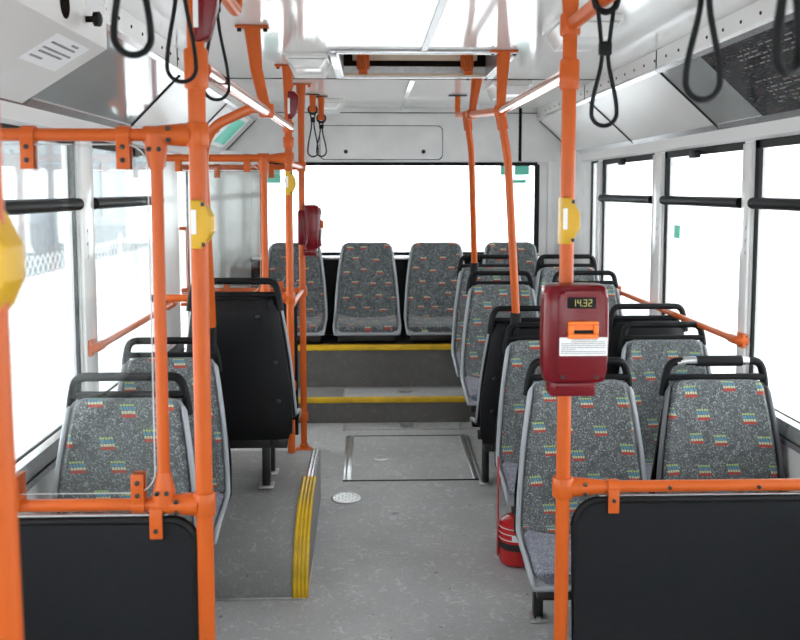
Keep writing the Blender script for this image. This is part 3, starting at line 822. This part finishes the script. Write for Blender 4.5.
# chrome-worn ceiling rails
RL = thing('ceiling_rail', 'worn shiny orange rail along the left ceiling between poles', 'rail', (-.345, 3, 1.75))
pl('tube', tube(B(), [(-.34, BY+.02, 1.745), (-.348, 4.08, 1.775)], .0165, 18), CHROME, RL)
pl('tube', tube(B(), [(-.348, 4.08, 1.775), (-.35, 4.09, 1.775)], .0165, 18), ORANGE, RL) if False else None
hx, hy = -.39, 3.12
o = B(); box(o, hx-.055, hx+.055, hy-.025, hy+.025, ZC-.009, ZC-.001, .003)
tube(o, [(hx, hy, ZC-.009), (hx+.012, hy, 1.9), (-.348, hy, 1.765)], [.027, .0205, .0175], 18); clampring(o, -.346, hy, 1.765, .045, .026)
pl('hanger', o, ORANGE, RL)
for k in (-1, 1): pl('bolt', lathe(B(), [(.007, ZC-.02), (.007, ZC-.009)], (hx+k*.043, hy, 0), 8), BLACKM, RL)
RR = thing('ceiling_rail', 'worn shiny orange rail along the right ceiling from ticket machine pole', 'rail', (.5, 3, 1.8))
pl('tube', tube(B(), [(CXP+.003, CY+.02, 1.775), (.517, 3.64, 1.81)], .0165, 18), CHROME, RR)
pl('tube', tube(B(), fillet([(.517, 3.64, 1.81), (.488, 4.6, 1.873), (.505, 5.3, 1.925), (.508, 5.33, ZC-.008)], .06), .0165, 18), ORANGE, RR)
for (fx, fy, bx, bz) in ((.527, 3.64, .517, 1.81), (.517, 4.45, .493, 1.863)):
    o = B(); box(o, fx-.055, fx+.055, fy-.025, fy+.025, ZC-.009, ZC-.001, .003)
    tube(o, [(fx, fy, ZC-.009), ((fx+bx)/2, fy, (ZC+bz)/2), (bx, fy, bz)], [.028, .021, .017], 18); clampring(o, bx, fy, bz, .045, .025)
    pl('hanger', o, ORANGE, RR)
    for k in (-1, 1): pl('bolt', lathe(B(), [(.007, ZC-.02), (.007, ZC-.009)], (fx+k*.043, fy, 0), 8), BLACKM, RR)
o = B(); box(o, .455, .561, 5.305, 5.355, ZC-.009, ZC-.001, .003); pl('end_flange', o, BLACKM, RR)
for (nm, label, pts, so) in (
    ('bent_pole', 'nearer bent orange pole from the right ceiling rail to a seat', [(.519, 3.65, 1.80), (.53, 3.66, 1.74), (.556, 3.69, 1.62), (.60, 3.72, .985)], (.60, 3.72, .985)),
    ('bent_pole', 'farther bent orange pole from the right rail, before the rear window', [(.486, 4.6, 1.87), (.495, 4.62, 1.80), (.515, 4.66, 1.70), (.560, 4.88, 1.10)], (.560, 4.88, 1.10))):
    P_ = thing(nm, label, 'pole', so)
    pl('tube', tube(B(), fillet(pts, .08, 6), .0165, 18), ORANGE, P_)
    o = B(); tube(o, [Vector(pts[0])+Vector((-.004, 0, .02)), Vector(pts[1])], .022, 16); pl('sleeve', o, ORANGE, P_)
    x, y, z = so
    pl('socket', tube(B(), [(x, y, z+.012), (x-.002, y+.004, z-.06), (x-.018, y+.012, z-.13)], [.0235, .022, .016], 14), BLACKR, P_)
# upper front rails that carry the straps
UR = thing('strap_rail', 'upper right orange rail carrying the black hanging straps', 'rail', (.47, 1, 1.885))
pl('tube', tube(B(), [(.478, -1.5, 1.888), (.474, CY-.02, 1.885)], .0165, 18), ORANGE, UR)
o = B(); box(o, .44, .50, -1.598, -1.56, 1.86, 1.915, .003); tube(o, [(.478, -1.57, 1.888), (.478, -1.48, 1.888)], .021); pl('end_bracket', o, ORANGE, UR)
UL = thing('strap_rail', 'upper left orange rail carrying the black hanging straps', 'rail', (-.352, 1, 1.965))
pl('tube', tube(B(), [(-.345, -1.5, 1.965), (-.348, 2.4, 1.965)], .0165, 18), ORANGE, UL)
o = B(); box(o, -.375, -.315, -1.598, -1.56, 1.94, 1.99, .003); tube(o, [(-.345, -1.57, 1.965), (-.345, -1.48, 1.965)], .021)
tube(o, fillet([(-.348, 2.38, 1.965), (-.348, 2.46, 1.965), (-.348, 2.46, ZC-.002)], .03), .0165); pl('end_bracket', o, ORANGE, UL)
# window handrails
def handrail(x, y0, y1, z, s, label):
    t = thing('window_handrail', label, 'handrail', (x, y0, z), group='orange handrails across the windows')
    pl('tube', tube(B(), [(x, y0, z), (x, y1, z)], .0125, 14), ORANGE, t)
    for y in (y0, y1):
        d = .05 if y == y0 else -.05
        o = B(); tube(o, fillet([(x-s*-.034, y-d*.5, z), (x, y-d*.5, z), (x, y+d*.9, z)], .02), .017, 12); box(o, x+s*.010, x+s*.024, y-.04, y+.015, z-.028, z+.028, .004)
        pl('end_bracket', o, ORANGE, t)
    return t
handrail(XR-.036, 3.33, 5.0, .945, 1, 'orange handrail across the right side windows')
handrail(XL+.036, 3.19, 4.42, .955, -1, 'orange handrail across the left side window')

# ------------------------------------------------------------------ stop buttons
def stop_button(x, y, z, s, label, h=.105, pr=PR, rot=0):
    t = thing('stop_button', label, 'button', (x, y, z), rz=rot, group='yellow stop button boxes on poles')
    hh = h/2
    out = [(-.013, -hh), (.008, -hh), (.016, -hh+.012), (.030, -hh*.3), (.030, hh*.3), (.016, hh-.012), (.008, hh), (-.013, hh)]
    out = [(s*u, v) for u, v in out]
    link('housing', prism(B(), out, 'y', -.026, .026, .004), YELLOW, t, ang=25)
    o = prism(B(), [(s*.020, -.012), (s*.0315, -.012), (s*.0315, .012), (s*.020, .012)], 'y', -.014, .014, .003); link('push_button', o, YELLOW, t)
    o = prism(B(), rrect(*sorted((s*-.011, s*-.001)), -.02, .03, .002), 'y', -.0275, -.0255); link('notice', o, PAPER, t)
    for k in (-1, 1): link('screw', box(B(), *sorted((s*.009, s*.016)), -.0275, -.0255, k*hh*.82-.004, k*hh*.82+.004), BLACKM, t)
    return t
stop_button(-.393, .95, 1.425, 1, 'large blurred yellow stop button box at the left picture edge', h=.115)
stop_button(-.352, BY, 1.43, 1, 'yellow stop button box on the thick left pole', h=.1)
stop_button(CXP-.004, CY, 1.427, 1, 'yellow stop button box on the pole above the ticket machine', h=.11)
stop_button(-.358, DY, 1.53, 1, 'small far yellow stop button box on the wheel arch pole', h=.105)

# red speaker-like signal boxes high on poles
def red_box(x, y, z, h, label):
    t = thing('emergency_box', label, 'box', (x, y, z), group='small red boxes high on the poles')
    out = [(.012, -h/2), (.03, -h/2+.01), (.046, 0), (.046, h/2-.02), (.03, h/2), (.0, h/2), (.0, -h/2)]
    link('housing', prism(B(), out, 'y', -.022, .022, .005), MAROON, t, ang=30)
    link('sticker', prism(B(), rrect(0, .010, -h*.32, h*.25, .002), 'y', -.0235, -.0215), PAPER, t)
red_box(-.352, BY, 1.872, .15, 'red box with white strip at the top of the thick left pole')
red_box(-.358, DY, 1.87, .12, 'red box with white strip high on the wheel arch pole')

# ------------------------------------------------------------------ ticket machines
def validator(label, full=True):
    t = thing('ticket_machine', label, 'ticket machine', (0, 0, 0), group='maroon ticket machines on poles')
    W, H, D = .077, .235, .075
    # rounded tapered body by lofting rounded rects along z
    bm = B(); rings = []
    prof = [(-.112, .066, .030), (-.106, .072, .038), (-.08, .0755, .042), (0, .0775, .045), (.07, .0765, .045), (.10, .0745, .042), (.113, .070, .036), (.1175, .062, .024)]
    for z, hw, dp in prof:
        o2 = rrect(-hw, hw, -dp, .034, .022, (1, 1, 1, 1), 5)
        rings.append([bm.verts.new((u, v-.02, z)) for u, v in o2])
    n = len(rings[0])
    for a, b2 in zip(rings, rings[1:]):
        for k in range(n): bm.faces.new((a[k], a[(k+1) % n], b2[(k+1) % n], b2[k]))
    bm.faces.new(rings[0]); bm.faces.new(rings[-1])
    body = link('housing', bm, MAROON, t, ang=50)
    # raised front ridge plate
    bm = B(); prism(bm, rrect(-.046, .068, -.1, .105, .016), 'y', -.070, -.058, .006); link('front_plate', bm, MAROON, t, ang=30)
    bm = B(); box(bm, -.058, .05, -.045, .018, -.146, -.108, .006); box(bm, -.045, .04, -.05, -.04, -.128, -.112, .003); link('base_block', bm, MAROON, t)
    bm = B(); box(bm, -.04, .04, .005, .05, -.09, .09, .008); link('pole_bracket', bm, MAROON, t)
    if full:
        d = link('display', box(B(), -.026, .040, -.0725, -.069, .066, .092, .002), BLACKP, t)
        # seven-segment figures 14.32
        SEG = {'1': 'bc', '4': 'bcfg', '3': 'abcdg', '2': 'abdeg'}
        bm = B(); cw, chh, th = .0076, .0155, .0011; X0 = -.015
        for k, c in enumerate('1432'):
            x = X0+k*.0118+(.002 if k > 1 else 0); z = .079
            S = {'a': (x, x+cw, z+chh/2-th, z+chh/2), 'g': (x, x+cw, z-th/2, z+th/2), 'd': (x, x+cw, z-chh/2, z-chh/2+th),
                 'f': (x, x+th, z, z+chh/2), 'b': (x+cw-th, x+cw, z, z+chh/2), 'e': (x, x+th, z-chh/2, z), 'c': (x+cw-th, x+cw, z-chh/2, z)}
            for s in SEG[c]: q = S[s]; box(bm, q[0], q[1], -.0737, -.0724, q[2], q[3])
        box(bm, X0+.0222, X0+.0238, -.0737, -.0724, .079-chh/2, .079-chh/2+.002)
        link('figures', bm, LED, d, smooth=False)
        bm = B()
        for q in ((-.025, .045, .029, .037), (-.025, .045, -.003, .008), (-.025, -.012, .008, .029), (.034, .045, .008, .029)): box(bm, q[0], q[1], -.083, -.068, q[2], q[3], .0025)
        box(bm, -.013, .036, -.074, -.068, .016, .031)
        s = link('ticket_slot', bm, ORANGE2, t)
        link('slot_mouth', box(B(), -.011, .033, -.0755, -.0735, .009, .016), BLACKR, s, smooth=False)
        nt_ = link('notice', prism(B(), rrect(-.043, .068, -.044, -.001, .002), 'y', -.0722, -.0700), PAPER, t)
        nt_.rotation_euler = (0, 0, 0)
        bm = B(); random.seed(3)
        for r_ in range(8):
            z = -.006-.0045*r_; x = -.039 if r_ > 1 else -.015
            end = .064 if r_ not in (5,) else -.005
            if r_ == 0: end = .045
            while x < end:
                l = random.uniform(.002, .006); box(bm, x, min(x+l, end), -.0726, -.0720, z-.0012, z+.0002); x += l+.0012
        link('print', bm, INK, nt_, smooth=False)
        for x in (-.034, .045): link('screw', lathe(B(), [(.005, -.069), (.005, -.071)], (x, 0, -.094), 10, 'y'), BLACKM, t)
    return t
v1 = validator('maroon ticket machine with 14.32 display on the right orange pole'); v1.location = (.478, CY-.03, 1.163)
v2 = copy_tree(v1); v2['label'] = 'farther maroon ticket machine seen from its side, on the slim pole by the steps'
v2.location = (-.325, 4.80, 1.305); v2.rotation_euler = (0, 0, math.radians(90)); v2.scale = (1.0, 1.0, 1.0)

# ------------------------------------------------------------------ hanging strap loops
def strap(x, y, ztop, zbot, rot, wid, label, twist=False, r=.0065, nk=.62):
    t = thing('hanging_strap', label, 'strap', (x, y, zbot), rz=rot, group='black hanging hand straps')
    H = ztop-zbot; pts = []
    R = wid/2
    for k in range(25):                     # lower arc
        a = PI+k/24*PI
        pts.append(Vector((R*math.cos(a), 0, R+R*1.1*math.sin(a)*.9)))
    neck = .006
    def side(s, rev=False):
        q = []
        for k in range(1, 10):
            f = k/9; w_ = (R*(1-f)**.75*1.0+neck*f); z = R+(H*nk-R)*f
            w_ = R+(neck-R)*(f*f*(3-2*f))
            q.append(Vector((s*w_, 0, z)))
        return q
    right = side(1); left = side(-1)
    path = left[::-1]+pts+right
    if 1:
        path = [Vector((-.016, 0, H)), Vector((-.010, .003, H*(.5+nk/2)))]+left[::-1]+pts+right+[Vector((.010, -.003, H*(.5+nk/2))), Vector((.016, 0, H))]
    link('loop', tube(B(), path, r, 10), BLACKR, t, ang=60)
    o = B(); box(o, -.013, .013, -.008, .008, H*(nk-.02), H*min(.98, nk+.1), .004)
    link('ferrule', o, BLACKR, t)
    o = B(); a = [(0+.0235*math.cos(k/12*2*PI), 0, H+.016+.0235*math.sin(k/12*2*PI)) for k in range(12)]
    tube(o, [Vector((0, p[0], p[2])) for p in a], .007, 8, closed=True)
    c = link('hook', o, BLACKR, t, ang=60); c.rotation_euler = (0, 0, -rot+PI/2+PI/2*0)
    c.rotation_euler = (0, 0, PI/2-rot) if False else (0, 0, -rot)
    c.rotation_euler = (0, 0, -rot+PI/2)
    return t
strap(.477, 1.87, 1.865, 1.63, 0, .052, 'twisted black strap loop beside the top of the right pole', twist=True, r=.0045)
strap(.472, 1.30, 1.865, 1.627, .15, .053, 'middle right black strap loop in front of the dark poster', r=.0046)
strap(.470, 1.03, 1.865, 1.632, .5, .040, 'right-most black strap loop, large and blurred', r=.0058)
strap(-.350, 2.13, 1.94, 1.705, .3, .058, 'slim black strap loop just right of the thick left pole', r=.0038, nk=.85)
strap(-.345, 1.72, 1.94, 1.698, .25, .052, 'black strap loop passing in front of the thick left pole', r=.0040, nk=.75)
strap(-.345, 1.37, 1.94, 1.696, .2, .052, 'thick left-most black strap loop before the metal cabinet', r=.0052, nk=.72)
for (x, y, zt, zb, lb, rt) in ((-.325, 5.3, 1.94, 1.69, 'tiny far strap loop hanging from the first ceiling hook', .2), (-.282, 5.4, 1.90, 1.695, 'tiny far strap loop hanging from the second ceiling hook', -.3)):
    hk = thing('ceiling_hook', lb.replace('tiny far strap loop hanging from the', 'small orange bracket with flange, the').replace('ceiling hook', 'one above the far straps'), 'hook', (x, y, ZC), group='small orange ceiling hooks')
    o = B(); box(o, x-.04, x+.04, y-.02, y+.02, ZC-.007, ZC-.001, .002); pl('plate', o, BLACKM, hk)
    o = B(); tube(o, [(x, y, ZC-.006), (x, y, zt+.03)], [.02, .016], 12); tube(o, [(x-.02, y, zt+.018), (x+.02, y, zt+.018)], .014, 10); pl('arm', o, ORANGE, hk)
    strap(x, y, zt, zb, rt, .06, lb, r=.0042, nk=.8)

# ------------------------------------------------------------------ ceiling lamps
def lamp(x, y, label, L=.3, k=1.):
    t = thing('ceiling_lamp', label, 'lamp', (x, y, ZC), group='boxy ceiling lamps')
    o = B(); prism(o, [(-.1*k, 0), (.1*k, 0), (.1*k, -.022), (-.1*k, -.022)][::-1], 'y', -L/2, L/2, .003); link('housing', o, COVE, t)
    o = B(); prism(o, [(-.09*k, -.023), (.09*k, -.023), (.06*k, -.07*k), (-.06*k, -.07*k)][::-1], 'y', -L/2+.01, L/2-.01, .005); link('diffuser', o, LAMPW, t)
    for k in (-1, 1):
        o = B(); prism(o, [(-.095*k, -.01), (.095*k, -.01), (.064*k, -.075*k), (-.064*k, -.075*k)][::-1], 'y', k*(L/2-.008)-.004, k*(L/2-.008)+.004, .001); link('end_cap', o, COVE, t)
lamp(.69, 3.02, 'boxy white ceiling lamp behind the right pole')
lamp(.71, 4.75, 'boxy white ceiling lamp beyond the right hangers')
lamp(-.25, 3.82, 'boxy white ceiling lamp left of the roof hatch', .24, .85)
lamp(-.25, 5.65, 'boxy white ceiling lamp behind the far straps', .2, .8)

# ------------------------------------------------------------------ roof hatch
RH = thing('roof_hatch', 'recessed roof hatch with tan edges and two orange handles', 'hatch', ((HX0+HX1)/2, 4.04, ZC))
o = B()
for q in ((HX0-.03, HX0, HY0-.03, HY1+.03), (HX1, HX1+.03, HY0-.03, HY1+.03), (HX0, HX1, HY0-.03, HY0), (HX0, HX1, HY1, HY1+.03)): box(o, *q, ZC-.014, ZC-.001, .003)
pl('frame', o, ALU, RH)
o = B()
for q in ((HX0, HX0+.008, HY0, HY1), (HX1-.008, HX1, HY0, HY1), (HX0, HX1, HY0, HY0+.008), (HX0, HX1, HY1-.008, HY1)): box(o, *q, ZC-.01, ZC+.15)
pl('well', o, STEEL, RH, smooth=False)
o = B(); box(o, HX0+.008, HX1-.008, HY1-.016, HY1-.009, ZC+.04, ZC+.1); pl('dark_gap', o, DARKIN, RH, smooth=False)
o = B(); box(o, HX0+.05, HX1-.05, HY1-.03, HY1-.016, ZC+.065, ZC+.105, .003); box(o, HX0+.008, HX1-.008, HY1-.03, HY1-.01, ZC-.008, ZC+.006, .003); pl('tan_edge', o, TAN, RH)
o = B(); box(o, HX0+.008, HX1-.008, HY0+.008, HY1-.008, ZC+.135, ZC+.15); pl('lid', o, WHITE, RH, smooth=False)
for x in (HX0+.1, HX1-.1):
    o = B(); box(o, x-.03, x+.03, HY1-.06, HY1-.03, ZC+.02, ZC+.1, .006); tube(o, [(x, HY1-.05, ZC+.075), (x, HY1-.11, ZC+.0)], .016, 12); tube(o, [(x-.02, HY1-.11, ZC+.0), (x+.02, HY1-.11, ZC)], .012, 10)
    pl('handle', o, ORANGE, RH)

# ------------------------------------------------------------------ equipment cabinet, top left
EC = thing('equipment_cabinet', 'white metal cabinet under the ceiling at top left with a worn notice', 'cabinet', (-.87, 1.7, 1.75))
cy0, cy1 = .2, 2.58
prf = [(-.957, 1.758), (-.752, 1.893), (-.749, 1.898), (-.749, ZC-.002), (-.957, ZC-.002)]
o = B(); prism(o, [(-.982, 1.748), (-.752, 1.893), (-.75, 1.9), (-.75, ZC-.014), (-.72, ZC-.014), (-.72, 1.885), (-.955, 1.738)], 'y', cy0, cy1, .0)
pl('body', o, COVE, EC, ang=20)
# notice on the sloping face
sd = Vector((-.955+.72, 0, 1.738-1.885)).normalized()     # down the slope
nrm = Vector((-sd.z*-1, 0, 0))
nrm = Vector((.147, 0, -.235)).normalized()
def on_slope(u, y, off=0.):        # u metres down from the top edge
    return Vector((-.72, y, 1.885))+sd*u+nrm*off
def slab(bm, u0, u1, y0, y1, o0, o1):
    c = [on_slope(u0, y0, o0), on_slope(u1, y0, o0), on_slope(u1, y1, o0), on_slope(u0, y1, o0), on_slope(u0, y0, o1), on_slope(u1, y0, o1), on_slope(u1, y1, o1), on_slope(u0, y1, o1)]
    v = [bm.verts.new(p) for p in c]
    for f in ((0, 1, 2, 3), (7, 6, 5, 4), (0, 4, 5, 1), (1, 5, 6, 2), (2, 6, 7, 3), (3, 7, 4, 0)): bm.faces.new([v[i] for i in f])
o = B(); slab(o, .025, .135, 2.24, 2.49, .0, .0012); nn = pl('notice', o, PAPER, EC, smooth=False)
o = B(); random.seed(5)
for (y, a, b2) in ((2.27, .045, .1), (2.32, .045, .1), (2.345, .05, .105), (2.385, .045, .08)):
    pass
for r_, (u, y0_, y1_) in enumerate(((.035, 2.38, 2.43), (.05, 2.27, 2.44), (.072, 2.265, 2.46), (.087, 2.27, 2.43), (.108, 2.26, 2.34))):
    y = y0_
    while y < y1_:
        l = random.uniform(.006, .014); slab(o, u, u+.007, y, min(y+l, y1_), .0012, .0016); y += l+.004
q = link('print', o, INK, smooth=False); q.data.transform(Matrix.Translation(-EC.location)); q.parent = nn
o = B(); lathe(o, [(.034, 0), (.034, .002)], (-.7205, 2.235, 1.938), 24, 'x'); pl('round_hole', o, DARKIN, EC, smooth=False)
o = B(); lathe(o, [(.008, 0), (.008, .018), (.018, .02), (.019, .034), (.013, .038)], (-.72, 2.40, 1.933), 20, 'x'); pl('knob', o, BLACKP, EC)
o = B(); box(o, -.7205, -.719, 2.40, 2.56, 1.965, 2.01); pl('plate', o, PAPER, EC, smooth=False)
o = B(); tube(o, [on_slope(.12, 2.03, .0), on_slope(.12, 2.03, .012)], .012, 12); pl('lock', o, BLACKM, EC)

# ------------------------------------------------------------------ poster in the right cove
xu, xl = COVES[1]
def cslab(bm, f0, f1, y0, y1, o0, o1):
    A = Vector((xu, 0, 1.975)); C = Vector((xl, 0, 1.742)); n_ = Vector((-.233, 0, -.26)).normalized()
    v = []
    for o_ in (o0, o1):
        for f, y in ((f0, y0), (f1, y0), (f1, y1), (f0, y1)): v.append(bm.verts.new(A+(C-A)*f+n_*o_+Vector((0, y, 0))))
    for f in ((0, 1, 2, 3), (7, 6, 5, 4), (0, 4, 5, 1), (1, 5, 6, 2), (2, 6, 7, 3), (3, 7, 4, 0)): bm.faces.new([v[i] for i in f])
o = B(); cslab(o, .07, .93, 1.55, 3.17, .001, .003)
ps = link('poster', o, POSTER, smooth=False); tag(ps, 'dark poster behind clear cover on the right sloping ceiling panel', 'poster')
o = B(); random.seed(9)
for k in range(16):
    f = .16+.045*k; 
    if k in (5, 6, 7): continue
    y = 1.8
    while y < 2.95:
        l = random.uniform(.01, .05)
        if random.random() < .7: cslab(o, f, f+.014, y, y+l, .003, .0034)
        y += l+.015
link('print', o, mat('poster_ink', (.22, .2, .18), .4), ps, smooth=False)
o = B()
for k, y in enumerate((2.55, 2.5, 2.45, 2.4, 2.36, 2.3)):
    cslab(o, .4, .47, y, y+.012, .003, .0034); cslab(o, .4 if k % 2 else .45, .42 if k % 2 else .47, y, y+.035, .003, .0034)
link('headline', o, mat('poster_title', (.5, .5, .5), .4), ps, smooth=False)
# instruction plate in the left rear cove
def cslab_left(bm, f0, f1, y0, y1, o0, o1):
    A = Vector((COVES[-1][0], 0, 1.975)); C = Vector((COVES[-1][1], 0, 1.742)); n_ = Vector((.233, 0, -.26)).normalized()
    v = []
    for o_ in (o0, o1):
        for f, y in ((f0, y0), (f1, y0), (f1, y1), (f0, y1)): v.append(bm.verts.new(A+(C-A)*f+n_*o_+Vector((0, y, 0))))
    for f in ((0, 1, 2, 3), (7, 6, 5, 4), (0, 4, 5, 1), (1, 5, 6, 2), (2, 6, 7, 3), (3, 7, 4, 0)): bm.faces.new([v[i] for i in f])
o = B(); cslab_left(o, .12, .88, 4.98, 5.95, .001, .003)
ip = link('instruction_plate', o, PAPER, smooth=False); tag(ip, 'white and green plate on the left sloping ceiling panel near the rear', 'sign')
o = B(); cslab_left(o, .2, .8, 5.5, 5.9, .003, .0036); link('green_field', o, GREEN, ip, smooth=False)
o = B(); cslab_left(o, .35, .42, 5.1, 5.35, .003, .0036); link('dark_mark', o, INK, ip, smooth=False)
o = B(); cslab_left(o, .55, .62, 5.15, 5.4, .003, .0036); link('dark_mark', o, INK, ip, smooth=False)

# ------------------------------------------------------------------ fire extinguisher under the second right seat
FE = thing('fire_extinguisher', 'red fire extinguisher with white label under the right aisle seats', 'fire extinguisher', (.572, 3.46, fz(3.46)))
o = lathe(B(), [(.05, 0), (.066, .006), (.072, .022), (.072, .15), (.066, .17), (.045, .185), (.02, .19)], seg=32); link('cylinder', o, RED, FE)
o = lathe(B(), [(.0735, .068), (.0735, .094)], seg=32); link('strap', o, BLACKM, FE)
for z in (.105, .128, .150): link('stripe', lathe(B(), [(.0732, z), (.0732, z+.003)], seg=32), PAPER, FE)
bm = B()
for k in range(8):
    a0 = -2.0+k*.12; a1 = a0+.12
    v = [bm.verts.new((.0737*math.cos(a), .0737*math.sin(a), z)) for a, z in ((a0, .105), (a1, .105), (a1, .13), (a0, .13))]; bm.faces.new(v)
link('label_sticker', bm, PAPER, FE)
o = lathe(B(), [(.016, .188), (.016, .205), (.008, .21)], seg=14); link('valve', o, BLACKM, FE)
bm = B(); box(bm, -.079, -.074, -.014, .014, .03, .42, .002); link('bracket', bm, RED, FE)

# ------------------------------------------------------------------ stickers on the glass
def sticker(x0, x1, z0, z1, y, label, m=GREEN):
    o = link('window_sticker', box(B(), x0, x1, y-.0015, y, z0, z1), m, smooth=False); return tag(o, label, 'sticker', 'green stickers on the windows')
sticker(.885, .965, 1.60, 1.665, 6.205, 'green sticker at the top right of the rear window, left one')
sticker(.98, 1.08, 1.60, 1.665, 6.205, 'pale green sticker at the top right corner of rear window')
sticker(.95, 1.06, 1.545, 1.57, 6.205, 'low narrow green sticker below two others on the rear window')
sticker(-.70, -.60, 1.545, 1.655, 6.205, 'green sticker at the top left of the rear window, behind orange pole')
o = link('window_sticker', box(B(), XR+.008, XR+.0095, 4.10, 4.18, 1.28, 1.34), GREEN, smooth=False); tag(o, 'small green square sticker on the right middle window', 'sticker', 'green stickers on the windows')

# ------------------------------------------------------------------ outside
g = link('ground', box(B(), -60, 60, -60, 60, -.95, -.85), CONC, smooth=False); g['kind'] = 'structure'; g['label'] = 'pale ground outside the bus'
bd = thing('building', 'pale bluish building seen faintly through the left windows', 'building', (-12, 22, -.85))
pl('wall', box(B(), -17, -9.2, 20, 42, -.85, 9), BLD, bd, smooth=False)
for k in range(6):
    for j in range(2): pl('window', box(B(), -9.2, -9.15, 21.5+k*3.4, 23+k*3.4, .6+j*3.2, 2.4+j*3.2), BLDW, bd, smooth=False)
fe = thing('wire_fence', 'faint chain link fence seen through the left window', 'fence', (-5.5, 14, -.85))
o = B()
for k in range(0, 70):
    y = 10+k*.2
    for s in (1, -1):
        a = (-4.6, y, -.8); c = (-4.6, y+s*1.4, .6); tube(o, [a, c], .007, 4, caps=False)
pl('mesh', o, WIRE, fe)
for k in range(5): pl('post', tube(B(), [(-4.6, 11+3*k, -.85), (-4.6, 11+3*k, .7)], .03, 8), WIRE, fe)
